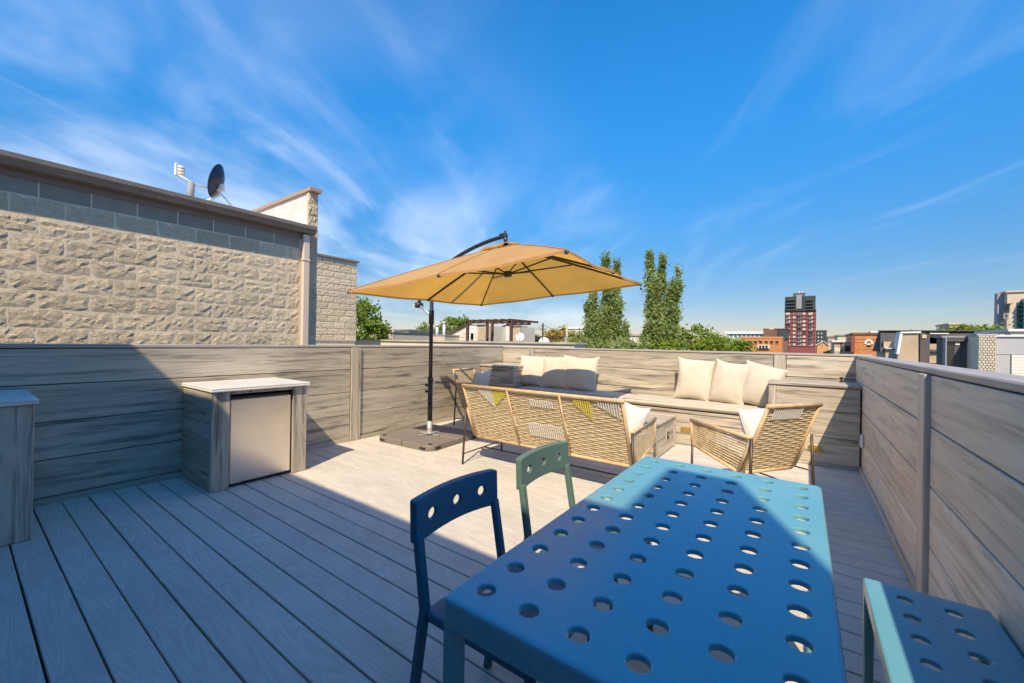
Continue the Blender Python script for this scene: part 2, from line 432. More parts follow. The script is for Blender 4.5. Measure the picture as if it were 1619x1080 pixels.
# ------------------------------------------------------------------ ground far below and the deck floor
tag(MB().span(-900, 900, -300, 1600, -10.4, -10).build('ground', 'ground_city'), kind='structure')
LX, RX, FY = -4.63, 0.50, 6.15         # inner faces of the left, right and far walls
deck = MB().span(LX-.14, RX+.14, -.9, FY+.14, -.30, -.042).build('deck_floor', 'membrane'); tag(deck, kind='structure')
PITCHB = .1437; TH = .026
y = .2215+PITCHB/2-PITCHB*8; k = 0
while y-PITCHB/2 < FY-.02:
    cuts = [LX+.004]
    if rnd.random() < .4: cuts.append(rnd.uniform(-3.6, -.6))
    if k == 11: cuts = [LX+.004, -3.03]
    if k == 12: cuts = [LX+.004, -2.62]
    if k == 14: cuts = [LX+.004, -2.35]
    cuts.append(RX-.004)
    for a, b in zip(cuts, cuts[1:]):
        off = rnd.uniform(-.0014, .0014)
        wdt = PITCHB-.0078
        board('board', round(b-a-.003, 3), wdt, TH, 'decking', ((a+b)/2, y+off, -TH/2), (XP, YP, ZP), deck, .0025)
    y += PITCHB; k += 1

# ------------------------------------------------------------------ clad parapet walls
def clad_wall(label, axis, face, sign, a0, a1, posts, top, rows=(.05, .335, .62, .905), matname='cladding', post_w=.13):
    """axis 'x': wall face is the plane x=face with boards running along y. sign = direction of the inner normal"""
    w = thing('deck_wall', label, 'wall')
    nrm = (sign, 0, 0) if axis == 'x' else (0, sign, 0)
    run = (0, 1, 0) if axis == 'x' else (1, 0, 0)
    if (Vector(run).cross(Vector(ZP))).dot(Vector(nrm)) < 0: run = tuple(-q for q in run)
    def pos(a, z, d):      # along the run, height, distance out of the face
        return (face+sign*d, a, z) if axis == 'x' else (a, face+sign*d, z)
    L = a1-a0; mid = (a0+a1)/2
    core = MB()
    if axis == 'x': core.span(face-sign*.11, face-sign*.024, a0, a1, -.28, top-.032)
    else: core.span(a0, a1, face-sign*.11, face-sign*.024, -.28, top-.032)
    core.build('wall_core', 'shadow_gap', w)
    edges = [a0]+[p for q in posts for p in q]+[a1]
    zs = list(rows)+[top-.034]
    for i in range(0, len(edges), 2):
        b0, b1 = edges[i]+.003, edges[i+1]-.003
        if b1-b0 < .05: continue
        for z0, z1 in zip(zs, zs[1:]):
            board('board', round(b1-b0, 3), round(z1-z0-.007, 3), .02, matname, pos((b0+b1)/2, (z0+z1)/2, -.010), (run, ZP, nrm), w, .003)
        board('base_trim', round(b1-b0, 3), .062, .02, matname, pos((b0+b1)/2, .019, .006), (run, ZP, nrm), w, .004)
    for p0, p1 in posts:
        pw = p1-p0
        up = run if True else run
        board('post', top-.034+.012, round(pw-.004, 3), .03, matname, pos((p0+p1)/2, (top-.034-.012)/2, .008), (ZP, tuple(-q for q in run), nrm), w, .004)
    cap = board('cap', round(L, 3), .150, .030, 'cap_composite', pos(mid, top-.016, -.072), (run, tuple(-q for q in nrm), ZP) if Vector(run).cross(-Vector(nrm)).z > 0 else (run, nrm, ZP), w, .006)
    return w
clad_wall('long board-clad parapet wall behind the built-in fridge on the left', 'x', LX, 1, -.9, FY, [(2.95, 3.09)], 1.213)
clad_wall('short board-clad parapet wall behind the cushioned bench', 'y', FY, -1, LX-.15, RX+.15, [(-4.06, -3.93), (-.30, -.17)], 1.203)
clad_wall('shaded board-clad parapet wall along the right edge of the deck', 'x', RX, -1, -.9, FY, [(2.75, 2.885)], 1.190, matname='cladding_shade_lift')

# ------------------------------------------------------------------ built-in bench and its end cabinets
BY = 5.50
bench = thing('built_in_bench', 'board-clad built-in bench along the far wall', 'bench', (-2.1, BY, 0))
bench_x0, bench_x1 = -3.90, -.325
L = bench_x1-bench_x0-.006; bm_ = (bench_x0+bench_x1)/2+2.1
MB().span(-L/2+bm_, L/2+bm_, .03, FY-BY-.01, .0, .40).build('bench_core', 'shadow_gap', bench)
for z0, z1 in ((.004, .139), (.144, .284), (.289, .404)):
    board('front_board', round(L, 3), z1-z0, .022, 'cladding', (bm_, .012, (z0+z1)/2), (XP, ZP, YN), bench)
board('seat_nosing', round(L, 3), .034, .03, 'cladding', (bm_, .004, .424), (XP, ZP, YN), bench)
for i in range(4): board('seat_board', round(L, 3), .145, .028, 'cladding', (bm_, .10+.15*i, .428), (XP, YP, ZP), bench)
def step_light(label, x, y, z):
    s = thing('step_light', label, 'light', (x, y, z), group='brass step lights under the bench')
    MB().box((0, -.005, 0), (.115, .012, .062), 0, .003).build('frame', 'brass', s)
    MB().box((0, -.0125, -.004), (.072, .006, .030), 0, .002).build('louvre', 'brass', s)
    for sx in (-.047, .047): MB().box((sx, -.0125, 0), (.008, .004, .008), 0, .001).build('screw', 'black_plastic', s)
step_light('brass step light on the bench front beside the coffee table', -1.205, BY, .20)
def end_cabinet(label, x0, x1, y0, y1, posts):
    c = thing('corner_cabinet', label, 'cabinet', ((x0+x1)/2, y0, 0), group='corner cabinets of the bench')
    h = (x1-x0)/2; D = y1-y0
    MB().span(-h+.026, h-.026, .026, D, .0, .845).build('cabinet_core', 'shadow_gap', c)
    pw = .07
    for z0, z1 in ((.035, .312), (.317, .594), (.599, .845)):
        board('front_board', round(2*h-.004-(pw if posts else 0), 3), z1-z0, .022, 'cladding', ((pw/2 if posts > 0 else (-pw/2 if posts < 0 else 0)), .012, (z0+z1)/2), (XP, ZP, YN), c)
        board('side_board', round(D-.03, 3), z1-z0, .022, 'cladding', (-h+.013, .015+D/2, (z0+z1)/2), (YN, ZP, XN), c)
        board('side_board', round(D-.03, 3), z1-z0, .022, 'cladding', (h-.013, .015+D/2, (z0+z1)/2), (YP, ZP, XP), c)
    if posts: board('corner_post', .840, pw, .026, 'cladding', (-posts*(h-pw/2), .010, .424), (ZP, XN, YN), c)
    board('base_trim', round(2*h-.01, 3), .032, .024, 'cladding', (0, .008, .017), (XP, ZP, YN), c)
    board('top', round(2*h+.012, 3), round(D+.0, 3), .034, 'cladding', (0, D/2-.016, .866), (XP, YP, ZP), c, .006)
    return c
end_cabinet('tall board-clad corner cabinet in the right-hand far corner', -.315, RX-.012, 5.475, FY-.012, 1)
end_cabinet('tall board-clad corner cabinet in the left-hand far corner', LX+.012, -3.905, 5.475, FY-.012, -1)
step_light('brass step light low on the right corner cabinet at the shadow edge', .115, 5.474, .185)
vent = thing('cabinet_finial', 'small dark metal finial on the right corner cabinet top', 'finial', (.36, 5.93, .883))
MB().lathe([(.022, 0), (.022, .012), (.010, .016), (.010, .035), (.018, .040), (.018, .055), (.006, .060)]).build('knob_body', 'charcoal_metal', vent)
sw = thing('outlet_cover', 'pale outlet cover low on the right wall by the corner cabinet', 'outlet', (RX-.003, 5.30, .35))
MB().box((-.012, 0, 0), (.024, .075, .125), 0, .006).build('cover', 'light_plate', sw)
MB().box((-.027, 0, -.02), (.006, .045, .045), 0, .002).build('flap', 'light_plate', sw)

# ------------------------------------------------------------------ seat cushions and pillows
def cushion(label, x0, x1):
    c = thing('seat_cushion', label, 'cushion', ((x0+x1)/2, BY+.30, .445), group='bench seat cushions')
    Lc, Dc, Hc = x1-x0, .60, .095
    nu, nv = 40, 14; vs = []; fs = []
    def surf(u, v, side):
        ex = (1-abs(u)**14)**.25; ey = (1-abs(v)**8)**.25
        t = ex*ey; z = Hc/2+side*Hc/2*(.86*t+.14*t*(1-.6*u*u)*(1-.5*v*v))
        z += .0022*math.sin(u*23+v*3)*t*(side > 0)
        return (u*Lc/2, v*Dc/2, z)
    for side in (1, -1):
        b = len(vs)
        for j in range(nv+1):
            for i in range(nu+1):
                u = math.sin((i/nu*2-1)*math.pi/2); v = math.sin((j/nv*2-1)*math.pi/2)
                vs.append(surf(u, v, side))
        for j in range(nv):
            for i in range(nu):
                q = (b+j*(nu+1)+i, b+j*(nu+1)+i+1, b+(j+1)*(nu+1)+i+1, b+(j+1)*(nu+1)+i)
                fs.append(q if side > 0 else q[::-1])
    o = MB().add(vs, fs).build('cushion_body', 'cushion_fabric', c, True, fix=False)
    pp = MB(); z = Hc*.93
    pts = [(-Lc/2+.012, -Dc/2+.010, z*.9), (Lc/2-.012, -Dc/2+.010, z*.9)]
    pp.tube(pts, .005, 6); pp.build('piping', 'cushion_fabric', c, True)
cushion('left bench seat cushion shaded by the umbrella', -3.885, -2.062)
cushion('right sunlit bench seat cushion behind the coffee table', -2.045, -.335)

def pillow(label, c, w, h, t, rx, ry, rz, material, group, seed):
    """standing pillow: local x width, local z height, local y thickness; tilt back by rx, roll ry, turn rz"""
    rg = random.Random(seed); o = thing('pillow', label, 'pillow', c, 0, group)
    o.rotation_euler = (rx, ry, rz)
    n = 22; vs = []; fs = []
    ph = [rg.uniform(0, 6.28) for _ in range(8)]
    for side in (1, -1):
        b = len(vs)
        for j in range(n+1):
            for i in range(n+1):
                u = math.sin((i/n*2-1)*math.pi/2); v = math.sin((j/n*2-1)*math.pi/2)
                x = u*w/2*(1-.085*(1-v*v)**1.0+.03*abs(v)**6); z = v*h/2*(1-.085*(1-u*u)+.03*abs(u)**6)
                e = max(0, (1-u*u))*max(0, (1-v*v))
                th = t/2*e**.42
                # sag to the bottom and creases
                th *= 1+.18*(-v)*(1-u*u)
                e2 = min(1, e*4)
                cr = .006*math.sin(9*u*(1+.3*v)+ph[0]+4*v)*(1-e)+.005*math.sin(16*(u*.4+v)+ph[1])*abs(u)**2
                y = side*(th+cr*e2)
                x += .008*math.sin(3*v+ph[2])*1; z += .008*math.sin(3*u+ph[3])
                vs.append((x, y, z+h/2))
        for j in range(n):
            for i in range(n):
                q = (b+j*(n+1)+i, b+j*(n+1)+i+1, b+(j+1)*(n+1)+i+1, b+(j+1)*(n+1)+i)
                fs.append(q if side < 0 else q[::-1])
    MB().add(vs, fs).build('pillow_cover', material, o, True, fix=False)
    seam = MB(); pts = []
    for s in range(4):
        for i in range(10):
            q = i/10*2-1
            u, v = [(q, -1), (1, q), (-q, 1), (-1, -q)][s]
            x = u*w/2*(1-.085*(1-v*v)+.03*abs(v)**6)+.008*math.sin(3*v+ph[2]); z = v*h/2*(1-.085*(1-u*u)+.03*abs(u)**6)+.008*math.sin(3*u+ph[3])
            pts.append((x, 0, z+h/2))
    seam.tube(pts+[pts[0]], .0035, 5, False); seam.build('seam', material, o, True)
    return o
G1 = 'cream pillows on the bench'
pillow('cream pillow at the left end of the shaded bench group', (-3.76, 5.79, .535), .56, .53, .20, R(-12), R(2), R(6), 'cream_fabric', G1, 1)
pillow('middle cream pillow of the shaded bench group, its front creased', (-3.30, 5.77, .530), .56, .54, .20, R(-12), R(-1), R(-3), 'cream_fabric', G1, 2)
pillow('cream pillow at the right end of the shaded bench group', (-2.87, 5.78, .530), .59, .55, .21, R(-12), R(1), R(4), 'cream_fabric', G1, 3)
pillow('upright cream pillow nearest the coffee table in the sunlit bench group', (-1.22, 5.88, .530), .47, .57, .19, R(-9), R(6), R(5), 'cream_fabric', G1, 4)
pillow('leaning middle cream pillow of the sunlit bench group', (-.82, 5.86, .525), .43, .56, .19, R(-9), R(9), R(-6), 'cream_fabric', G1, 5)
pillow('cream pillow leaning against the right corner cabinet', (-.50, 5.84, .525), .45, .55, .20, R(-10), R(13), R(-14), 'cream_fabric', G1, 6)

# ------------------------------------------------------------------ outdoor kitchen: fridge counter and second counter
fc = thing('fridge_counter', 'board-clad counter with pale top housing the steel fridge', 'counter', (LX, 1.252, 0))
FD = .70; FW = .79
def ck(n, *a): return board(n, *a)
for z0, z1 in ((.004, .278), (.283, .557), (.562, .828)):
    board('side_board', FD-.045, round(z1-z0, 3), .022, 'cladding', (FD/2-.022+.012, .011, (z0+z1)/2), (XP, ZP, YN), fc)
    board('side_board', FD-.045, round(z1-z0, 3), .022, 'cladding', (FD/2-.022+.012, FW-.011, (z0+z1)/2), (XN, ZP, YP), fc)
for y0, y1 in ((.0, .136), (.655, .79)):
    board('front_post', .826, round(y1-y0-.002, 3), .045, 'cladding', (FD-.0225, (y0+y1)/2, .415), (ZP, YN, XP), fc, .005)
MB().span(FD-.05, FD-.004, .138, .653, .800, .828).build('top_rail', 'cladding', fc)
MB().span(.01, .04, .03, .76, .0, .8).build('back_panel', 'shadow_gap', fc)
board('counter_top', .815, .735, .016, 'counter_slab', (.3665, .395, .838), (YP, XN, ZP), fc, .004)
board('counter_top', .812, .732, .015, 'counter_slab', (.3660, .395, .8545), (YP, XN, ZP), fc, .004)
fr = thing('mini_fridge', 'stainless steel mini fridge built into the left counter', 'fridge', (LX+.05, 1.252+.145, .008))
MB().span(0, .585, .008, .486, .012, .770).build('fridge_body', 'black_plastic', fr)
MB().box((.612, .247, .384), (.05, .506, .725), 0, .008).build('door', 'stainless', fr)
MB().box((.600, .247, .010), (.03, .47, .018), 0, .003).build('kick_plate', 'black_plastic', fr)
MB().box((.606, .247, .756), (.036, .484, .022), 0, .004).build('dark_gap_strip', 'black_plastic', fr)  # black bar drawn for the dark of the gap above the door
cc = thing('side_counter', 'board-clad counter with white top cut by the left edge', 'counter', (LX, -.70, 0))
CWL = 1.012; CD = .735
for z0, z1 in ((.004, .284), (.289, .569), (.574, .846)):
    board('side_board', CD-.045, round(z1-z0, 3), .022, 'cladding', (CD/2-.022+.012, CWL-.011, (z0+z1)/2), (XN, ZP, YP), cc)
for i in range(7):
    board('front_post', .842, .140, .045, 'cladding', (CD-.0225, CWL-.072-.144*i, .423), (ZP, YN, XP), cc, .005)
board('counter_top', 1.03, .765, .018, 'counter_slab', (.383, CWL/2+.004, .857), (YP, XN, ZP), cc, .004)
board('counter_top', 1.028, .762, .016, 'counter_slab', (.3825, CWL/2+.004, .875), (YP, XN, ZP), cc, .004)

# ------------------------------------------------------------------ perforated metal furniture
def rrect(w, l, rad, inset, k=5, m=10):
    r = max(.0008, rad-inset); pts = []
    for cx, cy, a0 in ((w/2-rad, l/2-rad, 0), (-w/2+rad, l/2-rad, 90), (-w/2+rad, -l/2+rad, 180), (w/2-rad, -l/2+rad, 270)):
        for i in range(k+1):
            a = R(a0+90*i/k); pts.append((cx+r*math.cos(a), cy+r*math.sin(a)))
        if a0 in (0, 180):
            sg = 1 if a0 == 0 else -1
            for i in range(1, m): q = i/m; pts.append((sg*((w/2-rad)*(1-2*q)), cy+sg*r))
        else:
            sg = -1 if a0 == 90 else 1
            for i in range(1, m): q = i/m; pts.append((cx+sg*r, -sg*(l/2-rad)*(1-2*q)*-1*-1))
    return pts
def perforated(w, l, nx, ny, px, py, r, apron, rad=.022, roll=.010, n=20, t=.003, x0=None, y0=None):
    """sheet top centred on the origin, top surface at z=0, rolled edge and apron; returns verts, faces"""
    vs, fs = [], []
    gx, gy = nx*px/2, ny*py/2
    for i in range(nx):
        for j in range(ny):
            cx, cy = (i-(nx-1)/2)*px, (j-(ny-1)/2)*py; b = len(vs)
            ang = [2*math.pi*(k+.5)/n for k in range(n)]
            sq = []
            for a in ang:
                c, s = math.cos(a), math.sin(a); q = min(px/2/abs(c) if abs(c) > 1e-6 else 9e9, py/2/abs(s) if abs(s) > 1e-6 else 9e9)
                sq.append((c*q, s*q))
            rings = [[(x, y, 0) for x, y in sq], [(r*1.17*math.cos(a), r*1.17*math.sin(a), 0) for a in ang], [(r*1.05*math.cos(a), r*1.05*math.sin(a), -.0016) for a in ang],
                     [(r*math.cos(a), r*math.sin(a), -.005) for a in ang], [(r*math.cos(a), r*math.sin(a), -.012) for a in ang], [(r*1.05*math.cos(a), r*1.05*math.sin(a), -.0122) for a in ang]]
            for ring in rings: vs += [(cx+x, cy+y, z) for x, y, z in ring]
            for m_ in range(len(rings)-1):
                for k in range(n):
                    k2 = (k+1) % n; fs.append((b+m_*n+k, b+m_*n+k2, b+(m_+1)*n+k2, b+(m_+1)*n+k))
            # square corners
            for sx, sy in ((1, 1), (-1, 1), (-1, -1), (1, -1)):
                a = math.atan2(sy*py, sx*px) % (2*math.pi); k = int((a/(2*math.pi)*n-.5) // 1) % n
                vs.append((cx+sx*px/2, cy+sy*py/2, 0)); fs.append((b+k, len(vs)-1, b+(k+1) % n))
    K = 5
    def ring(pts, z): 
        b = len(vs); vs.extend((x, y, z) for x, y in pts); return b
    o0 = rrect(w, l, rad, roll, K); N = len(o0)
    inner = [(max(-gx, min(gx, x)), max(-gy, min(gy, y))) for x, y in o0]
    prev = ring(inner, 0)
    seq = [(roll, 0), (roll*.62, -roll*.08), (roll*.29, -roll*.29), (roll*.08, -roll*.62), (0, -roll), (0, -apron), (.004, -apron), (.004, -roll)]
    for ins, z in seq:
        cur = ring(rrect(w, l, rad, ins, K), z)
        for k in range(N):
            k2 = (k+1) % N; fs.append((prev+k, prev+k2, cur+k2, cur+k))
        prev = cur
    return vs, fs
HP = .111
def square_leg(mb, top, foot, s): mb.bar(top, foot, s, s, (0, 1, 0), .004); return mb
tbl = thing('dining_table', 'blue perforated metal dining table in the right foreground', 'table', (-.2765, 1.298, 0))
TW, TL = .684, 1.372
MB().add(*perforated(TW, TL, 6, 12, HP, HP, .0205, .058)).build('table_top', 'teal_powder', tbl, 'tight', loc=(0, 0, .74))
for sx in (-1, 1):
    for sy in (-1, 1):
        square_leg(MB(), (sx*(TW/2-.022), sy*(TL/2-.022), .728), (sx*(TW/2-.022), sy*(TL/2-.022), 0), .036).build('leg', 'teal_powder', tbl)
for sy in (-1, 1): MB().box((0, sy*(TL/2-.03), .700), (TW-.08, .02, .03), 0, .002).build('cross_rail', 'teal_powder', tbl)
bn = thing('dining_bench', 'blue perforated metal bench between the table and the right wall', 'bench', (.336, 1.22, 0))
BW, BL = .306, 1.40
MB().add(*perforated(BW, BL, 2, 12, HP, HP, .0205, .04, rad=.014, roll=.007)).build('seat', 'teal_powder', bn, 'tight', loc=(0, 0, .46))
for sx in (-1, 1):
    for sy in (-1, 1): square_leg(MB(), (sx*(BW/2-.016), sy*(BL/2-.016), .452), (sx*(BW/2-.016), sy*(BL/2-.016), 0), .028).build('leg', 'teal_powder', bn)
def chair(label, y, rz, material):
    """faces +x; origin under the seat centre"""
    c = thing('dining_chair', label, 'chair', (-.735, y, 0), rz, 'metal dining chairs')
    w = .42
    vs, fs = perforated(.40, .40, 3, 3, .115, .115, .0205, .024, rad=.02, roll=.007)
    MB().add(vs, fs).build('seat', material, c, 'tight', loc=(0.0, 0, .455))
    # backrest: bowed perforated panel
    vs, fs = perforated(.412, .135, 3, 1, .125, .110, .0190, .028, rad=.008, roll=.005)
    out = []
    for x, yv, z in vs:
        bow = 1-(x/.206)**2
        out.append((-.226-.020*bow-.12*(yv+.06)*.35+z, x, .712+yv+(.007*bow if yv > 0 else .012*bow)))
    MB().add(out, fs).build('backrest', material, c, 'tight')
    for s in (-1, 1):
        q = MB()
        q.bar((-.234, s*.191, .668), (-.196, s*.194, .452), .026, .030, (0, 1, 0), .004)
        q.bar((-.196, s*.196, .456), (-.262, s*.200, 0), .026, .030, (0, 1, 0), .004)
        q.build('rear_leg', material, c)
        MB().bar((.180, s*.180, .446), (.198, s*.192, 0), .026, .026, (0, 1, 0), .004).build('front_leg', material, c)
    return c
chair('dark blue metal chair with three round holes in its back, nearest the viewer', 1.052, 0, 'navy_powder')
chair('sunlit sage green metal chair farther along the table side', 1.628, R(-1.5), 'sage_powder')

# ------------------------------------------------------------------ wicker seating
def weave(mb, P, U, V, nu, nv, N, amp=.0022, half=None, gap_lights=()):
    """woven strands across the quad P + s*U + t*V (U, V full edges), N = normal; strands run along U"""
    P, U, V, N = Vector(P), Vector(U), Vector(V), Vector(N).normalized()
    hv = half or V.length/nv*.5*1.03; vd = V.normalized()
    seg = nu*2
    for j in range(nv):
        base = P+V*((j+.5)/nv); vs = []; fs = []
        for i in range(seg+1):
            c = base+U*(i/seg)+N*(amp*math.cos(math.pi*(i/2+j)))
            jit = rnd.uniform(-.001, .001)
            vs += [c-vd*hv+N*(-.0032), c+vd*jit+N*.002, c+vd*hv+N*(-.0032)]
        for i in range(seg):
            fs += [(3*i, 3*i+3, 3*i+4, 3*i+1), (3*i+1, 3*i+4, 3*i+5, 3*i+2)]
        mb.add(vs, fs)
    return mb
def gap_light_strip(name, material, parent, P, U, V, N, n, lo):  # pale strips laid on the weave in place of light through its gaps
    P, U, V, N = Vector(P), Vector(U), Vector(V), Vector(N).normalized(); q = MB()
    for i in range(n):
        a = P+U*((i+.5)/n)+N*.008
        q.bar(a+V*lo(i/(n-1)), a+V, U.length/n*.48, .005, N)
    o = q.build(name, material, parent); o['kind'] = 'stuff'; return o
def lounge(name, label, cat, Wd, loc, rz, nback, group=None, gap_lights=(), seat_mat='white_fabric'):
    """wicker lounge seat facing local +y"""
    c = thing(name, label, cat, loc, rz, group)
    h = Wd/2; yb, yf = -.30, .33
    # back panel plane: bottom (y=-.17,z=.275) to top (y=-.41,z=.835)
    b0 = Vector((0, -.175, .275)); b1 = Vector((0, -.405, .835)); up = b1-b0; N = Vector((0, -up.z, up.y)).normalized()
    if N.y > 0: N = -N
    bw = h-.035
    fr = MB()
    fr.tube([(-bw-.012, b1.y, b1.z), (bw+.012, b1.y, b1.z)], .017, 10).build('top_rail', 'cane_pole', c, True)
    MB().tube([(-bw, b0.y, b0.z), (bw, b0.y, b0.z)], .014, 10).build('bottom_rail', 'cane_pole', c, True)
    for s in (-1, 1): MB().tube([(s*bw, b0.y, b0.z), (s*bw, b1.y, b1.z)], .014, 10).build('side_rail', 'cane_pole', c, True)
    for i in range(1, nback):
        x = -bw+2*bw*i/nback
        MB().tube([Vector((x, b0.y, b0.z))+N*.012, Vector((x, b1.y, b1.z))+N*.012], .010, 8).build('back_rib', 'cane_pole', c, True)
    pw = 2*bw/nback
    for i in range(nback):
        x = -bw+pw*i; q = MB()
        weave(q, (x+.008, b0.y, b0.z), (pw-.016, 0, 0), up*.985, max(5, int(pw/.075)), 29, N)
        o = q.build('woven_back', 'wicker', c, 'auto', fix=False); o['kind'] = 'stuff'
    for mname, x0, x1, t0, t1, n, lo in gap_lights:
        P = Vector((x0, b0.y, b0.z))+up*t0
        gap_light_strip('gap_light_strips', mname, c, P, (x1-x0, 0, 0), up*(t1-t0), N, n, lo)
    # arms
    for s in (-1, 1):
        x = s*h
        tf, tb = Vector((x, yf, .600)), Vector((x, yb, .578)); bf, bb = Vector((x, yf-.01, .385)), Vector((x, -.175, .285))
        MB().tube([tf+Vector((0, .012, 0)), tb], .015, 10).build('arm_rail', 'cane_pole', c, True)
        MB().tube([tf, bf], .011, 8).build('arm_post', 'cane_pole', c, True)
        MB().tube([bf, bb], .012, 8).build('arm_lower_rail', 'cane_pole', c, True)
        MB().tube([bb, tb], .012, 8).build('arm_rear_post', 'cane_pole', c, True)
        q = MB(); nv = 13
        for j in range(nv):        # strands follow the tapering side
            a = (j+.5)/nv; pA = bf.lerp(tf, a); pB = bb.lerp(tb, a)
            V = (tf-bf)/nv
            weave(q, pA-V*.5, pB-pA, V, 8, 1, Vector((s, 0, 0)), .003, .0088)
        o = q.build('woven_arm', 'wicker', c, 'auto', fix=False); o['kind'] = 'stuff'
        # legs
        MB().tube([tb+Vector((s*.012, -.008, .0)), (x+s*.035, yb-.02, 0)], .011, 8).build('rear_leg', 'bronze_metal', c, True)
        MB().tube([bf+Vector((s*.006, -.01, 0)), (x+s*.006, yf-.015, 0)], .010, 8).build('front_leg', 'bronze_metal', c, True)
        MB().tube([(x+s*.028, yb-.016, .11), (x+s*.006, yf-.02, .13)], .007, 8).build('side_stretcher', 'bronze_metal', c, True)
        MB().tube([(x+s*.018, yb-.012, .285), (x, -.175, .285)], .006, 6).build('back_strut', 'bronze_metal', c, True)
    MB().tube([(-h-.01, .0, .12), (h+.01, .0, .12)], .008, 8).build('long_stretcher', 'bronze_metal', c, True)
    MB().tube([(-h, yf-.02, .385), (h, yf-.02, .385)], .013, 8).build('front_rail', 'cane_pole', c, True)
    q = MB(); weave(q, (-h+.01, yf-.03, .375), (2*h-.02, 0, 0), (0, -.47, -.10), int(Wd/.05), 22, (0, -.2, 1))
    o = q.build('woven_seat', 'wicker', c, 'auto', fix=False); o['kind'] = 'stuff'
    # loose seat pad
    MB().box((0, .095, .395), (2*h-.06, .44, .075), 0, .025, M=Matrix.Rotation(R(11), 3, 'X')).build('seat_pad', seat_mat, c, 'auto')
    return c
sofa = lounge('wicker_sofa', 'long wicker sofa seen from behind, three woven back panels', 'sofa', 1.74, (-1.965, 3.455, 0), 0, 3,
    gap_lights=(('white_gap_light', -.64, -.47, .66, .955, 8, lambda q: .85-.85*q), ('yellow_gap_light', -.465, -.30, .70, .955, 8, lambda q: .05+.8*q), ('white_gap_light', -.12, .245, .24, .47, 17, lambda q: 0), ('white_gap_light', -.05, .20, .72, .88, 10, lambda q: .3), ('yellow_gap_light', .40, .56, .66, .955, 8, lambda q: .75-.7*q), ('white_gap_light', .62, .81, .70, .955, 9, lambda q: .75-.6*q)))
lounge('wicker_armchair', 'sunlit wicker armchair beside the right corner cabinet', 'armchair', .60, (-.37, 3.985, 0), math.atan2(.596, -.803)-math.pi/2, 1, 'wicker armchairs',
    gap_lights=(('white_gap_light', -.20, .10, .80, .955, 14, lambda q: .1),))
lounge('wicker_armchair', 'shaded wicker armchair against the left wall beyond the umbrella', 'armchair', .60, (-4.02, 4.86, 0), R(-84), 1, 'wicker armchairs')
pillow('white pillow at the right end of the wicker sofa', (-1.30, 3.40, .415), .40, .37, .15, R(-20), R(5), R(-22), 'white_fabric', 'white pillows on the wicker seats', 11)
pillow('white pillow propped in the sunlit wicker armchair', (-.225, 4.01, .39), .38, .38, .13, R(-24), R(2), math.atan2(.596, -.803)-math.pi/2+R(2), 'white_fabric', 'white pillows on the wicker seats', 12)
pillow('pale pillow in the shaded armchair by the left wall', (-4.17, 4.86, .42), .46, .42, .16, R(-18), R(3), R(-84), 'white_fabric', 'white pillows on the wicker seats', 13)

# ------------------------------------------------------------------ coffee table
ct = thing('coffee_table', 'square board-clad coffee table with panelled side between sofa and bench', 'table', (-1.88, 4.97, 0))
hx, hy, ch = .58, .42, .395
MB().span(-hx+.02, hx-.02, -hy+.02, hy-.02, .01, ch-.03).build('table_core', 'shadow_gap', ct)
for s, ax, nm in ((1, 'x', 0), (-1, 'x', 1), (1, 'y', 2), (-1, 'y', 3)):
    LL = (hy if ax == 'x' else hx)*2-.15
    for z0, z1 in ((.012, .182), (.187, .357)):
        if ax == 'x': board('side_board', round(LL, 3), z1-z0, .016, 'cladding', (s*(hx-.013), 0, (z0+z1)/2), ((0, s, 0), ZP, (s, 0, 0)), ct)
        else: board('side_board', round(LL, 3), z1-z0, .016, 'cladding', (0, s*(hy-.013), (z0+z1)/2), ((-s, 0, 0), ZP, (0, s, 0)), ct)
for sx in (-1, 1):
    for sy in (-1, 1): MB().box((sx*(hx-.0375), sy*(hy-.0375), .181), (.075, .075, .358), 0, .005).build('corner_post', 'cladding', ct)
for i in range(6): board('top_board', 2*hx+.02, .1405, .026, 'cladding', (0, -hy+.065+.142*i, ch-.013+.0), (XP, YP, ZP), ct, .004)
hd = MB().box((hx-.002, .03, .20), (.014, .11, .15), 0, .006).build('latch_plate', 'cladding', ct)
MB().tube([(hx+.012, .03+.035*math.cos(a/9*5.2+.6), .20+.04*math.sin(a/9*5.2+.6)) for a in range(10)], .006, 6).build('pull_ring', 'bronze_metal', ct, True)

# ------------------------------------------------------------------ cantilever umbrella
PX, PY = -3.955, 3.675
um = thing('cantilever_umbrella', 'tan square cantilever umbrella on a dark pole', 'umbrella', (PX, PY, 0))
def loc(v): return Vector(v)-Vector((PX, PY, 0))
CS = 2.4/2.5
C0 = Vector((-2.690, 3.652, 1.901))
AX = Vector((.9925, .096, .074)).normalized(); AY = Vector((-.096, .994, .033)); AZ = AX.cross(AY).normalized(); AY = AZ.cross(AX)
HS = 1.2; APEX = .475
def cpt(u, v, zoff=0.0):
    """canopy surface point, u v in -1..1"""
    r = max(abs(u), abs(v))
    k = math.atan2(v, u); 
    # tension scallop between ribs: surface sags between the eight ribs
    a = (k/(math.pi/4)) % 1.0; sag = math.sin(math.pi*a)**2
    h = APEX*(1-r)**1.0*(1+.10*r) - .028*sag*r*(1.2-r*.7)
    e = 1-.018*sag*r
    return loc(C0+AX*(u*HS*e)+AY*(v*HS*e)+AZ*(h+zoff))
vs, fs = [], []; NR, NA = 14, 64
def sqdir(i):
    t = (i/NA)*8; s = int(t); q = t-s
    cor = [(1, 0), (1, 1), (0, 1), (-1, 1), (-1, 0), (-1, -1), (0, -1), (1, -1)]
    a, b = cor[s % 8], cor[(s+1) % 8]; return (a[0]*(1-q)+b[0]*q, a[1]*(1-q)+b[1]*q)
R0 = .085
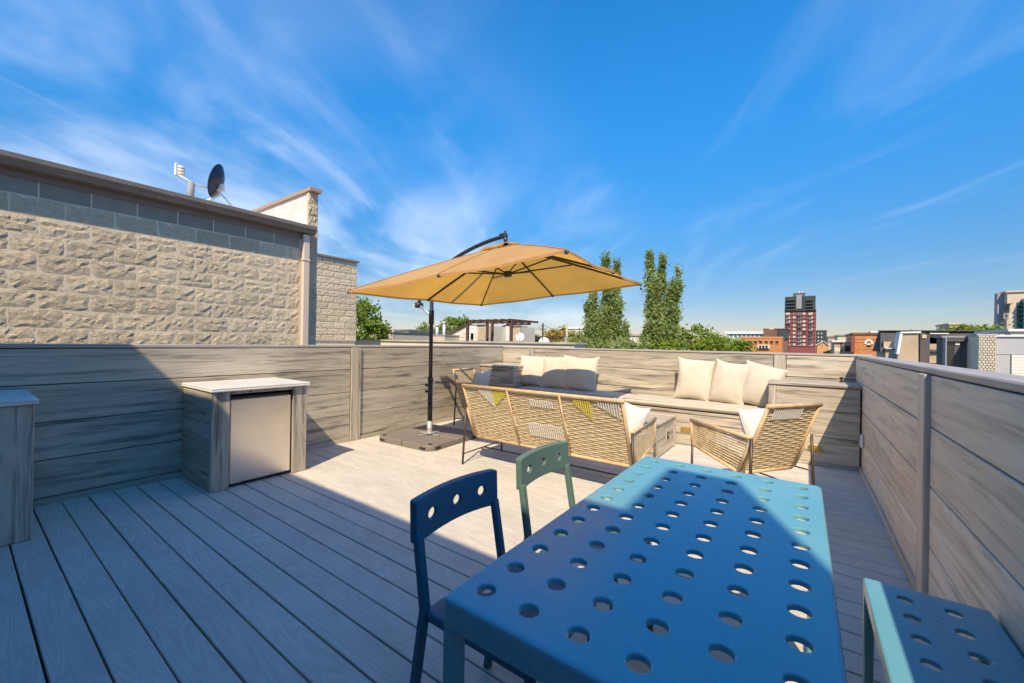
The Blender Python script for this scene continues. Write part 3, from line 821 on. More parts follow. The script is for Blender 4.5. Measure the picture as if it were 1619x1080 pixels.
for j in range(NR+1):
    r = R0+(1-R0)*j/NR
    for i in range(NA):
        u, v = sqdir(i); vs.append(cpt(u*r, v*r))
for i in range(NA):     # hem turned down
    u, v = sqdir(i); vs.append(cpt(u, v)-AZ*.022)
for j in range(NR+1):
    for i in range(NA):
        i2 = (i+1) % NA; fs.append((j*NA+i, j*NA+i2, (j+1)*NA+i2, (j+1)*NA+i))
MB().add(vs, fs).build('canopy', 'canopy_cloth', um, 'auto')
vs, fs = [], []
for j in range(5):
    r = .02+.17*j/4
    for i in range(NA):
        u, v = sqdir(i); p = cpt(u*r, v*r, .035+.012*(math.cos(i/NA*8*2*math.pi)*-1)*(j/4)); vs.append(p)
for j in range(4):
    for i in range(NA):
        i2 = (i+1) % NA; fs.append((j*NA+i, j*NA+i2, (j+1)*NA+i2, (j+1)*NA+i))
MB().add(vs, fs).build('vent_cap', 'canopy_cloth', um, 'auto')
hub_t = loc(C0+AZ*(APEX-.03)); hub_b = loc(C0+AZ*(APEX-.33))
MB().tube([hub_t+AZ*.09, hub_t-AZ*.15], .020, 10).build('hub_tube', 'charcoal_metal', um, True)
MB().tube([hub_b+AZ*.03, hub_b-AZ*.03], .045, 12).build('hub_runner', 'charcoal_metal', um, True)
MB().tube([hub_t+AZ*.02, hub_t-AZ*.02], .05, 12).build('hub_crown', 'charcoal_metal', um, True)
for i in range(8):
    u, v = [(1, 0), (1, 1), (0, 1), (-1, 1), (-1, 0), (-1, -1), (0, -1), (1, -1)][i]
    pts = [cpt(u*q, v*q, -.016) for q in (.05, .3, .55, .8, .985)]
    rb = MB(); 
    for a, b in zip(pts, pts[1:]): rb.bar(a, b, .012, .022, AZ, .002)
    o = rb.build('rib', 'charcoal_metal', um)
    MB().tube([cpt(u*q, v*q, .004) for q in (.1, .3, .55, .8, .995)], .004, 5).build('seam', 'canopy_cloth', um, True)
    MB().box(cpt(u*.99, v*.99, -.020), (.030, .030, .026), math.atan2(v, u), .005).build('rib_end', 'charcoal_metal', o)
    d = (cpt(u*.46, v*.46, -.03)-hub_b); MB().bar(hub_b+d*.05, hub_b+d, .010, .016, AZ, .002).build('strut', 'charcoal_metal', o)
top = loc(C0+AZ*(APEX+.10))
MB().tube([loc(C0+AZ*(APEX+.0)), loc(C0+AZ*(APEX+.10))], .024, 10).build('hanger', 'charcoal_metal', um, True)
MB().tube([(0, 0, .03), (0, 0, .78)], .031, 16).build('lower_pole', 'charcoal_metal', um, True)
MB().tube([(0, 0, .74), (0, 0, 1.86)], .0245, 16).build('upper_pole', 'charcoal_metal', um, True)
MB().tube([(0, 0, .0), (0, 0, .235)], .036, 16).build('base_sleeve', 'galvanised', um, True)
MB().tube([(0, 0, .755), (0, 0, .80)], .036, 16).build('pole_collar', 'charcoal_metal', um, True)
for z in (.62, .70):
    kx = Vector((-.8, -.55, 0)).normalized()
    MB().tube([kx*.028+Vector((0, 0, z)), kx*.062+Vector((0, 0, z)), kx*.066+Vector((0, 0, z))], [.008, .022, .018], 10).build('clamp_knob', 'black_plastic', um, True)
hv = top.copy(); hv.z = 0; hdir = hv.normalized(); run = hv.length
# curved arm in the plane of pole and hub
low = -hdir*.22+Vector((0, 0, 1.74)); piv = Vector((0, 0, 1.60))
def arm_pt(t):
    p0 = -hdir*.25+Vector((0, 0, 1.76)); p1 = -hdir*.30+Vector((0, 0, 2.02)); p2 = hdir*.42+Vector((0, 0, top.z-.03)); p3 = top+hdir*.02
    return p0*(1-t)**3+p1*3*t*(1-t)**2+p2*3*t*t*(1-t)+p3*t**3
MB().tube([arm_pt(i/20) for i in range(21)], .0225, 12).build('curved_arm', 'charcoal_metal', um, True)
MB().tube([piv+hdir*.01, arm_pt(0)], .018, 10).build('lower_arm', 'galvanised', um, True)
MB().tube([(0, 0, 1.50), (0, 0, 1.68)], .035, 14).build('slider_joint', 'charcoal_metal', um, True)
MB().tube([top+Vector((0, 0, .0)), top+Vector((0, 0, .055))], .014, 8).build('arm_bolt', 'charcoal_metal', um, True)
MB().box(top-hdir*.03+Vector((0, 0, .01)), (.10, .05, .05), math.atan2(hdir.y, hdir.x), .012).build('arm_elbow', 'charcoal_metal', um)
cr = arm_pt(.0)
side = Vector((hdir.y, -hdir.x, 0))
ck_ = MB().tube([cr-side*.04, cr+side*.05], .038, 14).build('crank_box', 'charcoal_metal', um, True)
MB().tube([cr+side*.05, cr+side*.085, cr+side*.09-Vector((0, 0, .07))-hdir*.03, cr+side*.15-Vector((0, 0, .072))-hdir*.03], .007, 8).build('crank_handle', 'galvanised', ck_, True)
cp = cpt(.985, .985)
MB().tube([cpt(.98, .98, -.02), cpt(.99, .99, -.06)], .003, 5).build('tie_cord', 'charcoal_metal', um)
MB().lathe([(.004, -.012), (.015, -.006), (.017, .004), (.010, .014), (.003, .017)], cpt(.99, .99, -.075), 12).build('tie_ball', 'black_plastic', um, True)
MB().box((0, 0, .071), (.34, .04, .010), R(0), .002).build('base_cross', 'galvanised', um)
MB().box((0, 0, .0715), (.04, .34, .010), R(0), .002).build('base_cross', 'galvanised', um)
MB().box((0, 0, .085), (.15, .15, .012), R(8), .004).build('base_flange', 'galvanised', um)
# four quarter weights
def weight(q):
    w = thing('umbrella_weight', ['brown resin umbrella weight nearest the fridge counter and left wall', 'brown resin umbrella weight at the back against the left wall', 'brown resin umbrella weight under the wicker sofa corner', 'brown resin umbrella weight with rounded corner nearest the viewer'][q], 'umbrella weight', (PX, PY, 0), R(3), 'resin weights around the umbrella pole')
    sx, sy = [(-1, -1), (-1, 1), (1, 1), (1, -1)][q]
    pts = []; s0, s1, rad = .008, .475, .11
    prof = [(s0, s0), (s1, s0)]+[(s1-rad+rad*math.cos(R(a)), s1-rad+rad*math.sin(R(a))) for a in (0, 18, 36, 54, 72, 90)]+[(s0, s1)]
    cxm = sum(p[0] for p in prof)/len(prof); cym = sum(p[1] for p in prof)/len(prof)
    layers = [(1.0, .006), (1.0, .052), (.985, .062), (.955, .067)]
    vs = []; n = len(prof)
    for sc, z in layers: vs += [(sx*(cxm+(x-cxm)*sc), sy*(cym+(y_-cym)*sc), z) for x, y_ in prof]
    fs = [tuple(range(n))[::-1], tuple((len(layers)-1)*n+i for i in range(n))]
    for j in range(len(layers)-1): fs += [(j*n+i, j*n+(i+1) % n, (j+1)*n+(i+1) % n, (j+1)*n+i) for i in range(n)]
    MB().add(vs, fs).build('weight_shell', 'base_resin', w)
    MB().box((sx*.35, sy*.478, .030), (.09, .012, .022), 0, .003).build('grip_slot', 'black_plastic', w)
    MB().box((sx*.478, sy*.35, .030), (.012, .09, .022), 0, .003).build('grip_slot', 'black_plastic', w)
    MB().tube([(sx*.40, sy*.40, .064), (sx*.40, sy*.40, .073)], .026, 12).build('filler_cap', 'black_plastic', w)
for q in range(4): weight(q)

# ------------------------------------------------------------------ neighbouring split-face block building
NX = -6.85; NE = 3.53
nb = thing('block_building', 'tan split-face block building with brown gutter beside the deck', 'building', (NX, 0, -10))
Z0 = 10.0            # local height of deck level
MB().span(-9, .0, -7, NE, 0, Z0+3.02).build('wall_core', 'mortar', nb)
def block_meshes(L, H, n, rough):
    out = []
    for q in range(n):
        rg = random.Random(100+q); nu, nv = 9, 5; vs = []; fs = []
        for j in range(nv+1):
            for i in range(nu+1):
                u, v = i/nu, j/nv; edge = i in (0, nu) or j in (0, nv)
                d = rough*(rg.uniform(.02, .40) if edge else rg.choice((.2, .45, .8, 1.0)))
                jx = 0 if edge else rg.uniform(-.02, .02); jz = 0 if edge else rg.uniform(-.013, .013)
                vs.append((d, (u-.5)*L+jx, (v-.5)*H+jz))
        for j in range(nv):
            for i in range(nu):
                a = j*(nu+1)+i; b_ = a+nu+1
                fs += [(a, a+1, b_+1), (a, b_+1, b_)] if rg.random() < .5 else [(a, a+1, b_), (a+1, b_+1, b_)]
        rim = [i for i in range(nu+1)]+[(j+1)*(nu+1)-1 for j in range(1, nv+1)]+[nv*(nu+1)+i for i in range(nu-1, -1, -1)]+[j*(nu+1) for j in range(nv-1, 0, -1)]
        base = len(vs); vs += [(-.028, vs[i][1], vs[i][2]) for i in rim]
        for k in range(len(rim)):
            k2 = (k+1) % len(rim); fs.append((rim[k], base+k, base+k2, rim[k2]))
        me = bpy.data.meshes.new('block'); me.from_pydata(vs, [], fs); me.update()
        out.append(me)
    return out
BLK = block_meshes(.393, .1915, 12, .012)
HBK = block_meshes(.190, .1915, 4, .012)
for me in BLK+HBK: me.materials.append(MATS['split_block'])
SBK = MB().add(*box_data((.03, .397, .1955), .004)).mesh('smooth_block'); SBK.materials.append(MATS['smooth_block'])
for rI in range(-2, 8):
    zc = 1.36+.2045*rI+.10
    y0 = .342-.4065*4+(.203 if rI % 2 else 0)
    for i in range(13):
        yc = y0+.4065*i-.203
        if yc-.2 > NE-.02: continue
        me = rnd.choice(BLK); w = .4065
        if rI == 7: me = SBK
        if yc+.2 > NE: 
            if rI == 7: continue
            me = rnd.choice(HBK); yc = yc-.2+.10
            if yc+.1 > NE+.01: continue
        o = bpy.data.objects.new('block', me); link(o, nb); o.location = (-.002 if rI != 7 else -.012, yc, Z0+zc)
        if me is not SBK and rnd.random() < .5: o.rotation_euler = (math.pi, 0, 0)
MB().span(-.02, .02, -7, NE+.01, Z0+2.965, Z0+3.05).build('fascia', 'gutter_paint', nb)
g = MB(); gp = [(.022, 3.045), (.145, 3.045), (.158, 3.075), (.196, 3.115), (.200, 3.165), (.187, 3.170), (.185, 3.135), (.022, 3.135)]
g.prism([(x, Z0+z) for x, z in gp], 1, -7, NE+.05)
g.v = [(p[0], p[1], p[2]) for p in g.v]
g.build('gutter', 'gutter_paint', nb)
MB().span(-9, .06, -7, NE+.02, Z0+3.136, Z0+3.175).build('roof_edge', 'roof_gravel', nb)
MB().box((.075, NE-.075, Z0+.9), (.075, .10, 4.25), 0, .006).build('downpipe', 'downpipe_paint', nb)
MB().box((.075, NE-.075, Z0+2.6), (.09, .125, .03), 0, .004).build('pipe_strap', 'downpipe_paint', nb)
# stepped parapet end wall running back from the eave
pr = MB(); pr.span(-7, -.10, NE+.02, NE+.14, Z0+2.8, Z0+3.80); pr.build('parapet', 'white_membrane', nb)
MB().span(-7.1, .07, NE-.015, NE+.19, Z0+3.80, Z0+3.86).build('coping', 'coping_paint', nb)
MB().span(-.10, -.085, NE+.015, NE+.145, Z0+2.8, Z0+3.80).build('parapet_flashing', 'panel_charcoal', nb)
rg = random.Random(5)
for rI in range(-2, 12):
    zc = 1.36+.2045*rI+.10
    o = bpy.data.objects.new('block', rnd.choice(HBK)); link(o, nb); o.location = (-.012+rg.uniform(-.01, .01), NE+.085, Z0+zc)
    o.scale = (1.4, .85, 1)
MB().span(-.09, -.02, NE+.01, NE+.17, 0, Z0+3.79).build('pier_core', 'mortar', nb)
# second block building farther along
fb = thing('block_building', 'lower tan split-face block wall beyond the gutter building', 'building', (-12.3, 0, -10))
FBY1 = 8.02; FBT = 3.95
MB().span(-9, -.03, -3, FBY1-.02, 0, Z0+FBT-.06).build('wall_core', 'mortar', fb)
MB().span(-9.1, .06, -3, FBY1+.05, Z0+FBT-.06, Z0+FBT).build('coping', 'gutter_paint', fb)
for rI in range(0, 13):
    zc = FBT-.06-.2045*rI-.105
    if zc < .9: continue
    for i in range(10):
        yc = FBY1-.2-.4065*i-(.203 if rI % 2 else 0)
        if yc < 4.6: continue
        o = bpy.data.objects.new('block', rnd.choice(BLK)); link(o, fb); o.location = (0, yc, Z0+zc)
        if rnd.random() < .5: o.rotation_euler = (math.pi, 0, 0)
    if rI % 2:
        o = bpy.data.objects.new('block', rnd.choice(HBK)); link(o, fb); o.location = (0, FBY1-.10, Z0+zc)
# satellite dish on the gutter building
ds = sight(345, 322, 2.95)
sd = thing('satellite_dish', 'navy-backed satellite dish with white feed arm on the block roof', 'satellite dish', (-7.75, 2.36, 3.38))
dv = MB(); prof = []
axis_d = Vector((-.62, -.75, .25)).normalized()
u_ = axis_d.cross(Vector((0, 0, 1))).normalized(); w_ = u_.cross(axis_d)
dc = Vector((.02, .12, .43)); vs = []; n = 28
for ri, (rr, dd) in enumerate(((.02, -.075), (.10, -.066), (.18, -.042), (.26, 0), (.268, .004), (.26, .010), (.18, -.030), (.02, -.063))):
    for i in range(n):
        a = 2*math.pi*i/n; vs.append(dc+u_*rr*.88*math.cos(a)+w_*rr*1.05*math.sin(a)+axis_d*dd)
fs = [(j*n+i, j*n+(i+1) % n, (j+1)*n+(i+1) % n, (j+1)*n+i) for j in range(7) for i in range(n)]+[tuple(range(n))]
MB().add(vs, fs).build('reflector', 'dish_navy', sd, True)
bk = dc-axis_d*.08
MB().box(bk-w_*.08, (.10, .07, .12), .8, .01).build('mount_bracket', 'dish_white', sd)
MB().tube([bk-w_*.1, bk-w_*.16+Vector((0, 0, -.05)), (.02, -.02, .06), (.02, -.02, -.22)], .02, 8).build('mast', 'dish_white', sd, True)
lnb = Vector((-.08, -.37, .45))
MB().tube([bk-w_*.13, Vector((0, -.18, .30)), lnb-Vector((0, 0, .04))], .012, 8).build('feed_arm', 'dish_white', sd, True)
for k in (-1, 0, 1):
    o = MB().tube([lnb+Vector((.0, .02, .05*k+.02)), lnb+Vector((.03, .10, .045*k+.02))], [.03, .02], 10).build('feed_horn', 'dish_white', sd, True)
MB().box(lnb+Vector((0, 0, .02)), (.04, .05, .20), .3, .012).build('feed_bar', 'dish_white', sd)
MB().tube([Vector((.0, -.20, .30)), Vector((.02, -.22, .12)), Vector((.02, -.22, -.22))], [.045, .05, .055], 10).build('support_foot', 'panel_grey', sd, True)
MB().tube([bk-w_*.15, Vector((.05, .62, -.2))], .008, 6).build('stay_rod', 'galvanised', sd, True)

# ------------------------------------------------------------------ stair penthouse behind the viewer (throws the big shadow)
ph = thing('stair_penthouse', 'tan stair penthouse behind the viewer that shades the near deck', 'penthouse', (0, -.9, 0))
MB().span(-4.75, 1.02, -4.5, -.02, -.3, 3.30).build('wall', 'brick_brown', ph)
MB().span(-4.8, 1.02, -4.55, 0, 3.30, 3.38).build('roof_edge', 'gutter_paint', ph)
MB().span(.755, 1.02, -1.6, 0, 3.38, 4.05).build('chimney', 'brick_brown', ph)
dr = MB().span(-1.3, -.35, -.02, .01, 0, 2.1).build('door', 'panel_charcoal', ph)
MB().span(-1.2, -.45, .011, .016, 1.0, 1.9).build('pane', 'window_dark', dr)

# ------------------------------------------------------------------ trees
def leaf_mesh(name, C, size, material, parent, seed, up=.3):
    rg = np.random.default_rng(seed); n = len(C)
    N = rg.normal(size=(n, 3)); N[:, 2] += up; N /= np.linalg.norm(N, axis=1)[:, None]
    T = rg.normal(size=(n, 3)); T -= N*(T*N).sum(1)[:, None]; T /= np.linalg.norm(T, axis=1)[:, None]
    B = np.cross(N, T); s = size*rg.uniform(.6, 1.25, n)[:, None]
    V = np.stack([C-T*s, C-B*s*.62+N*s*.12, C+T*s, C+B*s*.62+N*s*.12], 1).reshape(-1, 3)
    me = bpy.data.meshes.new(name); me.vertices.add(4*n); me.vertices.foreach_set('co', V.ravel())
    me.loops.add(4*n); me.loops.foreach_set('vertex_index', np.arange(4*n)); me.polygons.add(n)
    me.polygons.foreach_set('loop_start', np.arange(n)*4); me.polygons.foreach_set('loop_total', np.full(n, 4)); me.update(); me.validate()
    me.materials.append(MATS[material]); o = bpy.data.objects.new(name, me); link(o, parent); return o
def poplar(label, base, height, spread, stems, seed, group, wide=1.0):
    t = thing('poplar_tree', label, 'tree', base, 0, group); rg = np.random.default_rng(seed); C = []
    tr = MB(); tr.tube([(0, 0, 0), (0.05, 0, height*.35), (0, .05, height*.62)], [.26, .20, .10], 8)
    stems = list(stems)
    lo_, hi_ = min(q[0] for q in stems), max(q[0] for q in stems)
    for _ in range(44):
        ddx = rg.uniform(lo_*.95, hi_*.95); edge = abs(ddx-(lo_+hi_)/2)/((hi_-lo_)/2)
        stems.append((ddx, rg.uniform(-.7, .7), rg.uniform(.62, .80)-.12*edge, .46))
    for dx, dy, zt, z0 in stems:
        dx *= wide; dy *= wide
        p0 = np.array((0, 0, height*z0)); p1 = np.array((dx*.75, dy*.75, height*(z0+(zt-z0)*.45))); p2 = np.array((dx, dy, height*zt))
        pts = [(1-q)**2*p0+2*q*(1-q)*p1+q*q*p2 for q in np.linspace(0, 1, 9)]
        tr.tube([tuple(p) for p in pts], list(np.linspace(.07, .012, 9)), 5)
        nt = int(92*(zt-z0)*height/6)
        for _ in range(nt):
            q = rg.uniform(.16, 1.0); c = (1-q)**2*p0+2*q*(1-q)*p1+q*q*p2
            rad = spread*(1.05-q*.78)*rg.uniform(.25, 1.0); a = rg.uniform(0, 6.28)
            tip = c+np.array((math.cos(a)*rad, math.sin(a)*rad, rad*1.9+rg.uniform(0, .25)))
            m = rg.integers(24, 44); w = rg.uniform(.1, 1, m)[:, None]
            C.append(c+(tip-c)*w+rg.normal(size=(m, 3))*np.array((.10, .10, .15)))
            if rg.random() < .4: tr.tube([tuple(c), tuple(c+(tip-c)*.9)], [.014, .005], 3, False)
    tr.build('trunk', 'bark_pale', t, True)
    leaf_mesh('crown', np.concatenate(C), .092, 'leaf_poplar', t, seed, .2)
def broadleaf(name, label, base, height, rx, rz, nclump, leaf, material, seed, group=None, per=150, trunk='bark_brown', cz=None):
    t = thing(name, label, 'tree', base, 0, group); rg = np.random.default_rng(seed); C = []
    cz = cz or height-rz; tr = MB(); tr.tube([(0, 0, 0), (.1, 0, cz*.5), (0, .1, cz)], [.22, .16, .08], 7)
    for i in range(nclump):
        d = rg.normal(size=3); d /= np.linalg.norm(d); d *= rg.uniform(.45, 1.0)**.6
        c = np.array((d[0]*rx, d[1]*rx, cz+d[2]*rz)); s = rg.uniform(.5, 1.0)*rx*.19
        C.append(c+rg.normal(size=(per, 3))*np.array((s, s, s*.72)))
        if i % 3 == 0: tr.tube([(0, 0, cz*.75), tuple(c*np.array((.5, .5, 1))), tuple(c)], [.07, .04, .012], 4, False)
    tr.build('trunk', trunk, t, True); leaf_mesh('crown', np.concatenate(C), leaf, material, t, seed, .5); return t
def gpos(px, Y): p = sight(px, 540, Y); return (p.x, p.y, -10)
GT = 'poplars beyond the far wall'
poplar('pale-stemmed poplar partly behind the umbrella tip', gpos(957, 27), 17.4, 1.05,
       [(-2.0, 0, .66, .36), (-1.35, .3, .80, .38), (-.75, -.3, .84, .40), (-.15, .3, .985, .42), (.15, -.2, .90, .40), (.62, .2, .965, .42), (.95, -.3, .80, .38), (1.3, .2, .72, .36), (-.4, .5, .74, .36), (.5, .5, .70, .34), (-1.75, -.4, .56, .34), (1.25, .5, .58, .34), (-.9, .6, .60, .34)], 3, GT, 1.15)
poplar('slimmer poplar with twin spires right of the umbrella', gpos(1036, 27), 17.0, .95,
       [(-.45, 0, 1.0, .40), (.35, .2, .985, .42), (.05, -.3, .90, .40), (.95, .1, .88, .40), (1.45, .1, .93, .42), (-.85, .3, .70, .36), (1.7, .2, .66, .36), (.55, -.4, .74, .36), (-.5, -.5, .62, .34), (1.1, .5, .60, .34), (0, .5, .66, .34)], 4, GT, .98)
broadleaf('round_tree', 'bright green rounded tree low behind the far wall, left half', gpos(1098, 33), 12.75, 2.6, 2.3, 80, .11, 'leaf_bright', 5, 'rounded trees behind the far wall', 170)
broadleaf('round_tree', 'bright green rounded tree low behind the far wall, right half', gpos(1143, 36), 12.2, 2.2, 2.0, 66, .11, 'leaf_bright', 6, 'rounded trees behind the far wall', 160)
for k, (px, hh, lab) in enumerate(((918, 11.75, 'low green bush at the foot of the larger poplar, left side'), (948, 11.6, 'low green bush at the foot of the larger poplar, middle'), (985, 11.5, 'low green bush between the two poplars'), (1022, 11.55, 'low green bush at the foot of the slim poplar'), (1058, 11.6, 'low green bush joining the slim poplar and the rounded trees'))):
    broadleaf('low_bush', lab, gpos(px, 24), hh, 1.15, 1.0, 46, .085, 'leaf_poplar' if k < 4 else 'leaf_bright', 50+k, 'bushes at the feet of the poplars', 90)
broadleaf('leafy_tree', 'leafy green tree beside the tan block wall under the umbrella edge', gpos(570, 15), 13.7, 1.75, 2.6, 70, .12, 'leaf_green', 7, None, 110)
broadleaf('leafy_tree', 'small green tree just left of the umbrella pole behind the roofs', gpos(676, 30), 12.9, 1.5, 1.9, 80, .12, 'leaf_green', 8, 'green trees behind the low roofs', 110)
broadleaf('leafy_tree', 'taller green tree right of the umbrella pole behind the roofs', gpos(720, 32), 13.9, 2.0, 2.5, 110, .13, 'leaf_green', 9, 'green trees behind the low roofs', 110)
broadleaf('leafy_tree', 'yellowing tree left of the poplars', gpos(888, 42), 13.2, 2.1, 2.3, 40, .17, 'leaf_yellow', 10, None, 110)
for k, (px, Y, hh, lab) in enumerate(((838, 60, 12.5, 'dark green tree crown right of the satellite dish'), (858, 64, 12.0, 'low dark green tree crown behind the utility pole'))):
    broadleaf('leafy_tree', lab, gpos(px, Y), hh, 2.8, 1.9, 30, .22, 'leaf_deep', 20+k, 'dark trees on the far horizon', 90)
broadleaf('leafy_tree', 'green tree above the long dark roof on the right', gpos(1545, 46), 13.1, 1.9, 1.3, 34, .15, 'leaf_bright', 31, None, 100)
broadleaf('leafy_tree', 'small green shrub tree beside the grey terrace on the right', gpos(1482, 17), 9.9, .38, .55, 16, .075, 'leaf_bright', 32, None, 70)
broadleaf('leafy_tree', 'low green shrub left of the grey terrace', gpos(1455, 17), 9.45, .30, .40, 12, .075, 'leaf_green', 33, None, 60)
broadleaf('leafy_tree', 'dark shrub in front of the orange apartment block', gpos(1186, 100), 10.1, 1.6, 1.6, 20, .3, 'leaf_deep', 34, None, 60)
broadleaf('leafy_tree', 'yellow-green tree in front of the banded orange building', gpos(1384, 46), 10.2, 1.1, 1.2, 20, .16, 'leaf_bright', 35, None, 60)
broadleaf('leafy_tree', 'dark tree beside the small gabled brick house', gpos(1312, 90), 10.7, 1.3, 1.7, 20, .25, 'leaf_deep', 36, None, 60)

# ------------------------------------------------------------------ city beyond
def rect(Y, x0, y0, x1, y1):
    """pixel rectangle on plane y=Y -> x0,x1,z0,z1"""
    a = sight((x0+x1)/2, y1, Y).z; b = sight((x0+x1)/2, y0, Y).z; ym = (y0+y1)/2
    return sight(x0, ym, Y).x, sight(x1, ym, Y).x, a, b
def building(name, label, cat, Y, px, depth, wall, roof=None, group=None, roof_over=.15, roof_th=.25):
    x0, x1, z0, z1 = rect(Y, *px); cx = (x0+x1)/2; h = (x1-x0)/2
    o = thing(name, label, cat, (cx, Y, -10), 0, group)
    MB().span(-h, h, 0, depth, 0, 10+z1).build('wall', wall, o)
    if roof: MB().span(-h-roof_over, h+roof_over, -roof_over, depth+roof_over, 10+z1, 10+z1+roof_th).build('roof', roof, o)
    o['cx'] = cx; o['Y'] = Y; del o['cx'], o['Y']
    return o, cx
def window(o, cx, Y, px, pane='window_dark', frame='trim_white', fr=.06, out=.03, name='window'):
    x0, x1, z0, z1 = rect(Y, *px); x0 -= cx; x1 -= cx; z0 += 10; z1 += 10
    f = MB()
    f.span(x0-fr, x0, -out, .02, z0-fr, z1+fr); f.span(x1, x1+fr, -out, .02, z0-fr, z1+fr)
    f.span(x0, x1, -out, .02, z1, z1+fr); f.span(x0, x1, -out-.02, .02, z0-fr, z0)
    w = f.build(name, frame, o); MB().span(x0, x1, -.012, .015, z0, z1).build('pane', pane, w); return w
def slab(o, cx, Y, px, material, out=.05, name='panel', depth=0.02):
    x0, x1, z0, z1 = rect(Y, *px)
    return MB().span(x0-cx, x1-cx, -out, depth, z0+10, z1+10).build(name, material, o)

# low cream roofs straight beyond the far wall (left to right)
o, cx = building('low_building', 'long cream flat roof just beyond the far wall', 'building', 9.5, (560, 541.5, 908, 560), .6, 'stucco_pale', 'roof_gravel', None, .05, .05)
o, cx = building('low_building', 'cream stucco roof block beside the leafy tree', 'building', 16, (596, 527, 621, 560), 3, 'stucco_cream', 'panel_charcoal', None, .04, .08)
slab(o, cx, 16, (613.5, 528.5, 616, 560), 'stucco_pale', .05, 'pilaster')
o, cx = building('low_building', 'cream penthouse with dark doorway left of the umbrella pole', 'building', 24, (623, 523, 646, 560), 5, 'stucco_cream', 'gutter_paint', None, .1, .12)
window(o, cx, 24, (632.5, 528, 635, 535)); window(o, cx, 24, (624, 529, 629, 537), 'window_dark', 'pergola_wood', .05, .05, 'door')
o, cx = building('low_building', 'cream flat-roofed penthouse with small dark windows near the pole', 'building', 25, (646, 524, 661, 560), 5, 'stucco_pale', 'gutter_paint', None, .1, .12)
window(o, cx, 25, (646.8, 531.5, 648.6, 536)); window(o, cx, 25, (649.5, 531.5, 651.5, 536))
o, cx = building('low_building', 'low cream roof block behind the umbrella pole', 'building', 21, (678, 530.5, 703, 560), 3, 'stucco_cream', 'roof_gravel', None, .05, .06)
for px, lab in ((691, 'white roof vent pipe right of the umbrella pole'), (702, 'taller white roof vent pipe before the green tree')):
    b = sight(px, 529, 22.2); tp = sight(px, 512 if px > 700 else 516, 22.2)
    v_ = thing('vent_pipe', lab, 'pipe', (b.x, b.y, b.z-.2), 0, 'roof vent pipes')
    MB().tube([(0, 0, 0), (0, 0, tp.z-b.z+.2)], .11, 10).build('flue', 'trim_white', v_, True)
    MB().tube([(0, 0, tp.z-b.z+.2), (0, 0, tp.z-b.z+.34)], .16, 10).build('flue_cap', 'galvanised', v_, True)
def wedge_house(label, Y, pts, depth, door=None, extra=None, group='wedge-shaped stair penthouses'):
    """side profile in pixels on plane y=Y"""
    P = [sight(x, y_, Y) for x, y_ in pts]; cx = sum(p.x for p in P)/len(P)
    o = thing('stair_house', label, 'penthouse', (cx, Y, -10), 0, group)
    MB().prism([(p.x-cx, p.z+10) for p in P], 1, 0, depth).build('wall', 'stucco_pale', o)
    hi = max(P, key=lambda p: p.z); lo = P[0]
    a = Vector((P[0].x-cx, depth/2, P[0].z+10.06)); b = Vector((P[1].x-cx, depth/2, P[1].z+10.06))
    MB().bar(a, b, depth+.3, .10).build('roof', 'shingle_dark', o)
    for k in range(4):
        z = 10+.15+k*.28
        q = P[0].lerp(P[1], min(.9, .25+k*.22))
        MB().span(q.x-cx, P[2].x-cx, -.012, 0.0, 11.1+k*.25, 11.12+k*.25).build('siding_line', 'siding_tan', o)
    if door: window(o, cx, Y, door, 'trim_white', 'trim_white', .05, .03, 'door')
    return o, cx
o, cx = wedge_house('cream wedge-shaped stair penthouse with white door behind the pergola', 22.5, [(697, 538), (737, 515), (768, 515), (768, 545), (697, 545)], 3, (741, 519, 751, 539))
slab(o, cx, 22.5, (755, 513, 768, 514.5), 'panel_charcoal', .1, 'parapet_cap'); slab(o, cx, 22.5, (756, 518, 767, 538), 'siding_tan', .03, 'siding')
window(o, cx, 22.5, (744.5, 527, 749, 537.5), 'window_grey', 'trim_white', .03, .04)
slab(o, cx, 22.5, (711, 535, 722, 537), 'window_dark', .04, 'floor_vent')
o, cx = wedge_house('cream wedge-shaped stair penthouse right of the pergola', 25, [(774, 531), (799, 516), (812, 516), (812, 545), (774, 545)], 3, (801, 522, 807, 538))
slab(o, cx, 25, (812.5, 517, 823, 545), 'siding_tan', .06, 'siding'); slab(o, cx, 25, (812, 515, 823.5, 517), 'panel_charcoal', .1, 'parapet_cap')
slab(o, cx, 25, (794.5, 523, 796, 526.5), 'window_dark', .05, 'wall_lamp')
pg = thing('pergola', 'dark brown open pergola frame on the far roof', 'pergola', (sight(774, 540, 19).x, 19, -10))
pcx = sight(774, 540, 19).x
for px, yy in ((739, 0), (808, 0), (770, 1.9), (778, 2.9)):
    Yp = 19+yy; a = sight(px, 540, Yp); b = sight(px, 509, 19)
    MB().box((a.x-pcx, yy, (a.z+b.z)/2+10), (.16, .16, b.z-a.z+.2), 0, .01).build('post', 'pergola_wood', pg)
x0, x1, z0, z1 = rect(19, 738, 508, 809, 511)
MB().span(x0-pcx, x1-pcx, -.08, .08, z0+10, z1+10).build('front_beam', 'pergola_wood', pg)
MB().span(x0-pcx+1, x1-pcx-.6, 2.8, 2.96, z0+10, z1+10).build('rear_beam', 'pergola_wood', pg)
for k in range(7): 
    xx = x0-pcx+.1+(x1-x0-.2)*k/6
    MB().span(xx-.04, xx+.04, -.2, 3.0, z1+10.0, z1+10.12).build('rafter', 'pergola_wood', pg)
rl = thing('roof_railing', 'thin dark metal railing along the far roof edge', 'railing', (sight(840, 540, 30).x, 30, 0)); rcx = sight(840, 540, 30).x
x0, x1, z0, z1 = rect(30, 782, 532, 900, 537.5)
